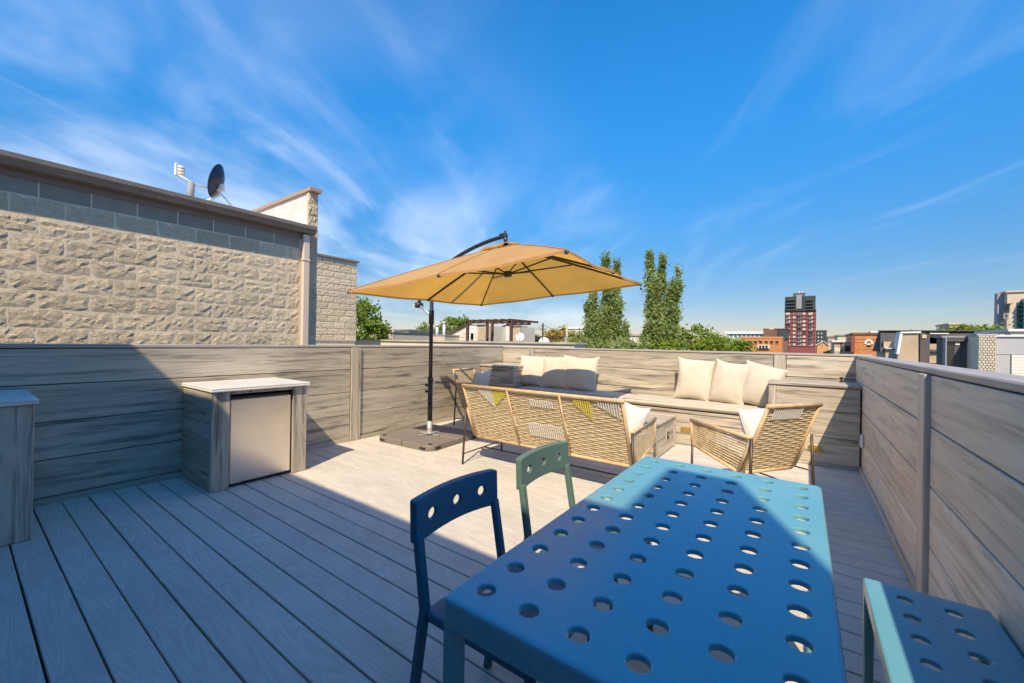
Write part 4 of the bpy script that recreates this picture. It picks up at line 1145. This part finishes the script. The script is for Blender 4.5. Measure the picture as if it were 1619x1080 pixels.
MB().span(x0-rcx, x1-rcx, -.03, .03, z1-.05, z1).build('handrail', 'panel_dark', rl)
MB().span(x0-rcx, x1-rcx, -.02, .02, z0, z0+.05).build('bottom_rail', 'panel_dark', rl)
q = MB()
for k in range(70): xx = x0-rcx+(x1-x0)*k/69; q.span(xx-.012, xx+.012, -.01, .01, z0, z1)
q.build('balusters', 'panel_dark', rl)['kind'] = 'stuff'
for px, py, Y, s, lab in ((822, 533, 17, .24, 'white satellite dish standing on the far cream roof'), (860, 541, 14, .22, 'white satellite dish low at the roof edge by the utility pole')):
    c0 = sight(px, py, Y); d_ = thing('roof_dish', lab, 'satellite dish', (c0.x, c0.y, c0.z-.45), 0, 'white satellite dishes on the far roofs')
    ax_ = Vector((.35, -.85, .4)).normalized(); uu = ax_.cross(Vector((0, 0, 1))).normalized(); ww = uu.cross(ax_); vs = []; n = 20
    for rr, dd in ((.03, -.12), (.5, -.10), (.8, -.04), (1.0, .02), (.8, -.02), (.03, -.09)):
        for i in range(n):
            a = 2*math.pi*i/n; vs.append(Vector((0, 0, .45))+(uu*math.cos(a)+ww*math.sin(a))*rr*s+ax_*dd*s*1.6)
    fs = [(j*n+i, j*n+(i+1) % n, (j+1)*n+(i+1) % n, (j+1)*n+i) for j in range(5) for i in range(n)]+[tuple(range(n))]
    MB().add(vs, fs).build('reflector', 'dish_white', d_, True)
    MB().tube([(0, .1, -.25), (0, .08, .42)], .03, 8).build('mast', 'galvanised', d_, True)
    MB().tube([Vector((0, 0, .25)), Vector((0, 0, .45))+ax_*.45], .015, 6).build('feed_arm', 'panel_charcoal', d_, True)
for px, top_, Y, lab in ((858, 511, 40, 'wooden utility pole left of the yellowing tree'), (896, 509, 36, 'pale utility pole in front of the yellowing tree')):
    b = sight(px, 540, Y); tz = sight(px, top_, Y).z
    u = thing('utility_pole', lab, 'pole', (b.x, b.y, -10), 0, 'utility poles'); MB().tube([(0, 0, 0), (0, 0, tz+10)], [.17, .11], 8).build('shaft', 'bark_brown' if px < 880 else 'bark_pale', u, True)
    if px < 880: MB().box((0, 0, tz+9.3), (.9, .1, .1)).build('crossarm', 'bark_brown', u)
pa, pb = sight(858, 513, 40), sight(896, 512, 36); pz = sight(824, 517, 26)
for k in range(2):
    w_l = thing('overhead_wire', ['thin overhead wire between the two utility poles', 'thin overhead wire from the siding penthouse to the utility pole'][k], 'wire', (0, 0, 0), 0, 'overhead wires')
    a, b = ((pa, pb), (pz, pa))[k]
    MB().tube([a.lerp(b, i/12)-Vector((0, 0, .5*math.sin(math.pi*i/12))) for i in range(13)], .02, 4).build('cable', 'panel_dark', w_l)

# mid-distance blocks
o, cx = building('low_building', 'cream gabled roof block between the two poplars', 'building', 48, (985, 531, 1012, 560), 6, 'stucco_pale', 'roof_gravel'); window(o, cx, 48, (994, 538, 1003, 544), 'window_grey')
o, cx = building('low_building', 'cream flat block behind the yellowing tree', 'building', 60, (898, 520, 935, 560), 6, 'stucco_pale', 'trim_white')
o, cx = building('office_building', 'long low white-roofed glass building behind the rounded trees', 'building', 230, (1150, 528, 1212, 556), 20, 'window_green', 'trim_white', None, 1, 1.2)
for k in range(9): slab(o, cx, 230, (1152+k*6.7, 529, 1154+k*6.7, 540), 'trim_white', .3, 'mullion')
o, cx = building('brick_building', 'orange brick apartment block with a row of dark windows', 'building', 150, (1172, 534.5, 1237, 560), 14, 'brick_orange', 'brick_orange_pale', None, .1, .4)
for k in range(7): window(o, cx, 150, (1174.8+k*8.5, 539, 1180+k*8.5, 543.4), 'window_dark', 'brick_orange_pale', .12, .1)
slab(o, cx, 150, (1198, 545, 1217, 551), 'stucco_pale', .6, 'porch')
for k in range(3): slab(o, cx, 150, (1200.5+k*5, 546.3, 1204+k*5, 551), 'window_dark', .68, 'porch_opening')
o, cx = building('brick_building', 'dark brown brick building left of the tower', 'building', 215, (1207, 520.5, 1246, 560), 18, 'brick_brown', 'brick_brown', None, .3, .3)
slab(o, cx, 215, (1207, 521, 1224, 536), 'brick_brown', 1.0, 'bay'); slab(o, cx, 215, (1216, 516, 1224, 522), 'precast_beige', .4, 'stair_tower'); slab(o, cx, 215, (1230, 521.5, 1246, 536), 'panel_dark', .6, 'dark_bay')
for k in range(3):
    for j in range(2): window(o, cx, 213.9, (1209.5+k*4.4, 524.5+j*5, 1211.6+k*4.4, 527.5+j*5), 'window_grey', 'precast_beige', .2, .2)
window(o, cx, 214.3, (1233, 524, 1236, 528), 'window_cream', 'panel_dark', .1, .1)
# residential tower
Yt = 300
o, cx = building('apartment_tower', 'maroon brick apartment tower with dark glazed upper floors', 'tower', Yt, (1240.5, 491.5, 1290, 560), 20, 'brick_maroon')
slab(o, cx, Yt, (1241, 468.5, 1289.5, 491), 'panel_dark', .1, 'upper_block', 18)
slab(o, cx, Yt, (1254, 463, 1273, 468.6), 'panel_charcoal', -.5, 'roof_house', 12)
slab(o, cx, Yt, (1259, 466, 1267.5, 488), 'panel_grey', .5, 'core_panel')
for k, px in enumerate((1263, 1268.5)): slab(o, cx, Yt, (px, 459.5, px+1.3, 463), 'trim_white', -3, 'antenna', 4)
slab(o, cx, Yt, (1240, 489.5, 1290.5, 491.6), 'panel_dark', .8, 'cornice')
for j in range(4):
    yy = 471.3+j*5.1
    for a, b in ((1242.5, 1257.5), (1275, 1285)):
        window(o, cx, Yt, (a, yy-.3, b, yy+3.0), ('window_green', 'window_cream', 'window_green', 'window_cream')[(j+(a > 1260)) % 4], 'panel_dark', .25, .2)
        slab(o, cx, Yt, (a-.6, yy+3.2, b+.6, yy+3.9), 'panel_charcoal', 1.2, 'balcony')
    window(o, cx, Yt, (1268.8, yy, 1272, yy+2.8), ('window_dark', 'window_cream', 'window_dark', 'window_cream')[j], 'panel_dark', .2, .2)
rg = random.Random(12)
cols = ((1242.8, 1249), (1253.8, 1257.8), (1261, 1266.6), (1269.2, 1273.6), (1278.6, 1285))
for j in range(9):
    yy = 494+j*6.1
    for ci, (a, b) in enumerate(cols):
        pane = rg.choices(('window_cream', 'window_grey', 'window_dark'), (.62, .22, .16))[0]
        w = window(o, cx, Yt, (a, yy, b, yy+3.6), pane, 'brick_maroon', .15, .12)
        x0, x1, z0, z1 = rect(Yt, a, yy, b, yy+3.6)
        MB().span((x0+x1)/2-cx-.08, (x0+x1)/2-cx+.08, -.05, 0, z0+10, z1+10).build('mullion', 'panel_dark', w)
    slab(o, cx, Yt, (1240.3, yy+4.5, 1290.2, yy+4.9), 'panel_charcoal', .25, 'floor_band')
for ci in (1245.5, 1264, 1281.5):
    for j in range(8): slab(o, cx, Yt, (ci-2.6, 498.6+j*6.1, ci+2.6, 500.0+j*6.1), 'panel_charcoal', 1.0, 'balcony')
o, cx = building('dark_building', 'dark green-black flat block just right of the tower', 'building', 260, (1291, 523, 1307, 560), 12, 'panel_dark', 'panel_charcoal', None, .1, .3)
for k in range(2):
    for j in range(3): window(o, cx, 260, (1292.8+k*5.2, 526+j*5.8, 1295+k*5.2, 528.4+j*5.8), 'window_cream', 'panel_dark', .15, .1)
def gable(name, label, cat, Y, px, apex, depth, wall, roof, group=None):
    o, cx = building(name, label, cat, Y, px, depth, wall, None, group)
    x0, x1, z0, z1 = rect(Y, *px); a = sight(apex[0], apex[1], Y)
    MB().prism([(x0-cx, z1+10), (x1-cx, z1+10), (a.x-cx, a.z+10)], 1, 0, depth).build('gable', wall, o)
    for p in ((x0-.2, z1-.1), (x1+.2, z1-.1)):
        MB().bar((p[0]-cx, depth/2, p[1]+10.08), (a.x-cx, depth/2, a.z+10.12), depth+.5, .14, (0, 0, 1)).build('roof', roof, o)
    return o, cx
o, cx = gable('gabled_house', 'small orange brick house with pale gable roof below the tower', 'house', 110, (1291.5, 546, 1309, 560), (1302, 540.5), 8, 'brick_orange_pale', 'stucco_cream'); window(o, cx, 110, (1299.5, 544.5, 1301.5, 548), 'window_dark')
o, cx = building('low_building', 'tan flat-roofed building between the dark block and the orange building', 'building', 140, (1309, 534, 1332, 560), 10, 'siding_tan', 'gutter_paint', None, .2, .4)
window(o, cx, 140, (1313, 539, 1317, 543), 'window_grey')
o, cx = building('low_building', 'pale stepped roof block left of the banded orange building', 'building', 120, (1324, 531.5, 1346, 560), 10, 'stucco_cream', 'gutter_paint', None, .2, .3)
o, cx = building('low_building', 'cream garage block with white roof in front of the orange building', 'building', 75, (1319, 541, 1347, 560), 8, 'siding_tan', 'trim_white', None, .3, .25)
slab(o, cx, 75, (1328.3, 542, 1332.5, 556), 'brick_brown', .05, 'door'); slab(o, cx, 75, (1333, 541.5, 1334.6, 556), 'trim_white', .1, 'corner_trim'); slab(o, cx, 75, (1336, 547, 1345, 556), 'window_dark', .04, 'carport_opening'); slab(o, cx, 75, (1319.2, 550, 1328, 556), 'stucco_pale', .04, 'base_panel')
o, cx = building('brick_building', 'banded orange brick building with arched window', 'building', 70, (1350, 529, 1393, 560), 12, 'brick_orange', 'brick_brown', None, .15, .25)
for yy in (535, 540.3, 550.5): slab(o, cx, 70, (1350, yy, 1393, yy+1.0), 'brick_orange_pale', .06, 'band')
slab(o, cx, 70, (1345.5, 531, 1351, 556), 'brick_maroon', .4, 'side_wing', .1); slab(o, cx, 70, (1381, 522.5, 1393, 528.5), 'trim_white', -3, 'roof_unit', 5)
x0, x1, z0, z1 = rect(70, 1369.5, 541, 1377.5, 549)
arch = MB(); am = (x0+x1)/2-cx; aw = (x1-x0)/2
for k in range(9):
    a0, a1 = math.pi*k/9, math.pi*(k+1)/9
    arch.prism([(am+math.cos(a0)*aw, z1+10-.25+math.sin(a0)*.45), (am+math.cos(a0)*(aw+.2), z1+10-.25+math.sin(a0)*.65), (am+math.cos(a1)*(aw+.2), z1+10-.25+math.sin(a1)*.65), (am+math.cos(a1)*aw, z1+10-.25+math.sin(a1)*.45)], 1, -.08, .02)
arch.build('window_arch', 'trim_white', o); window(o, cx, 70, (1370, 542.5, 1377, 545.5), 'window_cream', 'panel_dark', .04, .03); slab(o, cx, 70, (1370, 546, 1377, 549), 'window_dark', .03, 'opening')

# dark-roofed row houses on the right
Yh = 34
o, cx = building('row_house', 'long row house with dark shingle mansard roof on the right', 'house', Yh, (1397, 541, 1600, 575), 3, 'siding_tan', None)
P = [sight(x, y_, Yh) for x, y_ in ((1391, 556), (1395, 521.5), (1600, 523), (1604, 556))]
rf = MB(); 
vs = [(P[0].x-cx, -.25, P[0].z+10), (P[3].x-cx, -.25, P[3].z+10), (P[2].x-cx, 1.6, P[2].z+10), (P[1].x-cx+.1, 1.6, P[1].z+10), (P[0].x-cx, 3.4, P[0].z+10), (P[3].x-cx, 3.4, P[3].z+10), (P[2].x-cx, 2.4, P[2].z+10), (P[1].x-cx+.1, 2.4, P[1].z+10)]
rf.add(vs, [(0, 1, 2, 3), (4, 7, 6, 5), (3, 2, 6, 7), (0, 3, 7, 4), (1, 5, 6, 2), (0, 4, 5, 1)]).build('roof', 'shingle_dark', o)
slab(o, cx, Yh, (1393.5, 520.8, 1601, 522), 'panel_charcoal', -1.3, 'ridge_cap', 1.6)
slab(o, cx, Yh, (1398, 551, 1420, 575), 'siding_tan', .5, 'front_bay'); slab(o, cx, Yh, (1397, 550, 1421, 551.5), 'trim_white', .7, 'eave_trim'); window(o, cx, Yh-.5, (1412, 556, 1418, 562), 'window_dark')
for nm, px, apx, lab in (('a', (1424, 545, 1452, 575), (1426, 527), ''),):
    A = [sight(x, y_, Yh-1.2) for x, y_ in ((1419, 560), (1425, 528), (1452, 527.5), (1452, 575), (1419, 575))]
    MB().prism([(p.x-cx, p.z+10) for p in A], 1, -1.2, .1).build('dormer_wall', 'siding_tan', o)
    MB().bar((A[0].x-cx, -.6, A[0].z+10), (A[1].x-cx, -.6, A[1].z+10.1), 1.35, .12).build('dormer_trim', 'trim_white', o)
    MB().bar((A[1].x-cx-.05, -.6, A[1].z+10.08), (A[2].x-cx+.1, -.6, A[2].z+10.08), 1.4, .10).build('dormer_roof', 'trim_white', o)
for k in range(7): slab(o, cx, Yh-1.2, (1427, 530+k*3.6, 1451.8, 530.35+k*3.6), 'panel_charcoal', .012, 'siding_line')
slab(o, cx, Yh-1.3, (1432, 557, 1452, 575), 'window_dark', .02, 'porch_opening')
slab(o, cx, Yh, (1453, 526.5, 1468, 575), 'panel_charcoal', .3, 'balcony_recess'); slab(o, cx, Yh, (1455.5, 529.5, 1462.5, 535), 'stucco_cream', .36, 'wall_panel')
bal = slab(o, cx, Yh-1.4, (1451, 546, 1464, 560), 'panel_grey', .05, 'balcony', 1.0)
for k in range(5): slab(o, cx, Yh-1.46, (1451.6+k*2.6, 545.6, 1452.1+k*2.6, 560), 'panel_charcoal', .03, 'baluster')
slab(o, cx, Yh-1.5, (1465.5, 545, 1468, 572), 'glass_teal', .02, 'glass_screen')
slab(o, cx, Yh-1, (1469, 527, 1505, 575), 'siding_tan', .05, 'gable_wall', 1.2); slab(o, cx, Yh-1, (1468, 526, 1506, 527.6), 'trim_white', .3, 'eave_trim', 1.4); slab(o, cx, Yh-1.06, (1470, 545.5, 1490, 575), 'trim_white', .03, 'lower_wall'); slab(o, cx, Yh-1.06, (1472, 529.3, 1480, 531), 'window_dark', .02, 'window_slot')
slab(o, cx, Yh-1.06, (1482, 529.3, 1500, 531), 'window_dark', .02, 'window_slot'); slab(o, cx, Yh-1.08, (1471, 533, 1489, 543.5), 'siding_tan', .05, 'shutter_panel')
# grey modern terrace, nearer
Yg = 19
o, cx = building('grey_terrace', 'grey flat-roofed modern terrace with dark doorway on the right', 'building', Yg, (1492, 534, 1546, 600), .9, 'panel_charcoal', 'panel_grey', None, .06, .06)
slab(o, cx, Yg, (1490.5, 534, 1492.5, 600), 'panel_grey', .3, 'side_fin'); slab(o, cx, Yg, (1493.5, 541, 1507.5, 600), 'window_dark', .02, 'doorway'); slab(o, cx, Yg, (1508, 540.5, 1517.5, 600), 'panel_charcoal', .03, 'door_panel')
slab(o, cx, Yg, (1509.5, 541.5, 1516.5, 545.5), 'trim_white', .06, 'lamp_box'); slab(o, cx, Yg, (1493.5, 535, 1545, 540), 'panel_charcoal', .12, 'lintel'); slab(o, cx, Yg, (1518, 544.3, 1545, 545.0), 'panel_dark', .01, 'panel_joint')
bp, cx = building('brick_pier', 'pale brick chimney pier beside the grey terrace', 'chimney', 18, (1546, 530.5, 1574.5, 600), 1.2, 'mortar', 'panel_pale', None, .03, .05)
x0, x1, z0, z1 = rect(18, 1546, 530.5, 1574.5, 600); bh = .075; bl = (x1-x0)/5
bme = MB().add(*box_data((bl-.012, .05, bh-.012), .004)).mesh('brick'); bme.materials.append(MATS['pale_brick'])
bhm = MB().add(*box_data((bl/2-.012, .05, bh-.012), .004)).mesh('brick'); bhm.materials.append(MATS['pale_brick'])
r_ = 0; z = z1-bh/2
while z > z0:
    xx = x0+(bl/2 if r_ % 2 else 0)
    while xx+bl <= x1+.03:
        b = bpy.data.objects.new('brick', bme); link(b, bp); b.location = (xx+bl/2-cx, -.012+rnd.uniform(-.008, .008), z+10); xx += bl
    for hx_ in ((x0+bl/4, x1-bl/4) if r_ % 2 else ()):
        b = bpy.data.objects.new('brick', bhm); link(b, bp); b.location = (hx_-cx, -.014, z+10)
    z -= bh; r_ += 1
o, cx = building('grey_annex', 'pale grey panelled annex cut by the right edge', 'building', 18.2, (1575, 532.5, 1680, 600), 6, 'panel_pale', 'trim_white', None, .05, .05)
slab(o, cx, 18.2, (1575, 560.5, 1680, 561.2), 'panel_grey', .012, 'panel_joint'); slab(o, cx, 18.2, (1597.5, 561, 1598.6, 600), 'panel_charcoal', .015, 'panel_joint'); slab(o, cx, 18.2, (1599, 562, 1680, 600), 'white_brick', .02, 'white_brick_panel')
for k in range(6): slab(o, cx, 18.2, (1599, 566+k*5, 1680, 566.35+k*5), 'stucco_cream', .026, 'mortar_line')
o, cx = building('low_building', 'pale flat roof strip behind the grey annex', 'building', 26, (1598, 524, 1680, 600), 4, 'stucco_pale', 'trim_white', None, .1, .1)
# tall beige block far right
Yb = 120
o, cx = building('office_tower', 'tall beige precast block with teal glass at the right edge', 'tower', Yb, (1592, 460.5, 1700, 560), 3, 'precast_beige', 'precast_beige', None, .3, .3)
slab(o, cx, Yb, (1581, 462, 1592.2, 560), 'panel_grey', -1.5, 'side_wing', 3); slab(o, cx, Yb+1.5, (1581.5, 483, 1591, 495), 'window_dark', .1, 'window_strip'); window(o, cx, Yb+1.5, (1584, 498, 1587.5, 503), 'window_dark', 'panel_grey', .2, .1); slab(o, cx, Yb+1.5, (1578.5, 481.6, 1593, 482.2), 'panel_charcoal', 1.2, 'canopy')
slab(o, cx, Yb, (1607.5, 478, 1615, 520), 'glass_teal', .2, 'glass_strip'); slab(o, cx, Yb, (1614, 473, 1619, 520), 'glass_teal', 1.2, 'glass_fin'); slab(o, cx, Yb, (1617, 473.5, 1700, 520), 'glass_teal', .4, 'glass_wall')
for k in range(5): slab(o, cx, Yb, (1607.2, 483+k*7, 1619, 483.8+k*7), 'panel_dark', 1.3, 'glass_mullion')
o, cx = building('low_building', 'small tan rooftop block behind the long dark roof', 'building', 60, (1501, 513, 1520, 560), 5, 'siding_tan', 'stucco_cream', None, .1, .15); window(o, cx, 60, (1507, 516, 1510, 518.5), 'window_dark', 'siding_tan', .05, .03)
# roof clutter on the distant blocks
def clutter(name, label, cat, Y, px, material, kind):
    x0, x1, z0, z1 = rect(Y, *px); u = thing(name, label, cat, ((x0+x1)/2, Y+1.2, z0), 0, 'rooftop units on the distant buildings')
    w, h = x1-x0, z1-z0
    if kind == 'box':
        MB().box((0, 0, h/2), (w, w*.8, h), 0, w*.03).build('casing', material, u)
        MB().lathe([(w*.28, 0), (w*.30, h*.12), (w*.22, h*.14)], (0, 0, h), 12).build('fan_guard', 'panel_charcoal', u)
    else:
        MB().tube([(0, 0, 0), (0, 0, h)], w*.35, 8).build('flue', material, u, True); MB().lathe([(w*.5, 0), (w*.5, h*.1), (.02, h*.22)], (0, 0, h*1.02), 10).build('flue_cap', 'galvanised', u)
clutter('roof_unit', 'small grey cooling unit on the orange apartment block roof', 'roof unit', 151, (1183, 532.3, 1187, 534.2), 'panel_pale', 'box')
clutter('roof_unit', 'second grey cooling unit at the right of the orange apartment block roof', 'roof unit', 151, (1199, 532.6, 1202, 534.2), 'panel_pale', 'box')
clutter('roof_unit', 'grey cooling unit on the tan flat roof right of the tower', 'roof unit', 141, (1315, 530.6, 1319, 532.4), 'panel_grey', 'box')
clutter('roof_unit', 'grey cooling unit on the pale stepped roof block', 'roof unit', 121, (1334, 528.4, 1338, 530.6), 'panel_grey', 'box')
clutter('roof_flue', 'thin flue on the long dark roof, nearer its left end', 'flue', 35.2, (1446, 515.5, 1447.6, 521.5), 'galvanised', 'flue')
clutter('roof_flue', 'thin flue on the long dark roof, nearer its right end', 'flue', 35.2, (1491, 516, 1492.8, 522), 'galvanised', 'flue')
clutter('roof_unit', 'pale cooling unit on the grey annex roof at the right edge', 'roof unit', 19, (1604, 527, 1613, 532), 'panel_pale', 'box')
clutter('roof_flue', 'short flue on the cream roof left of the umbrella pole', 'flue', 25, (639, 517.5, 640.6, 522.5), 'galvanised', 'flue')
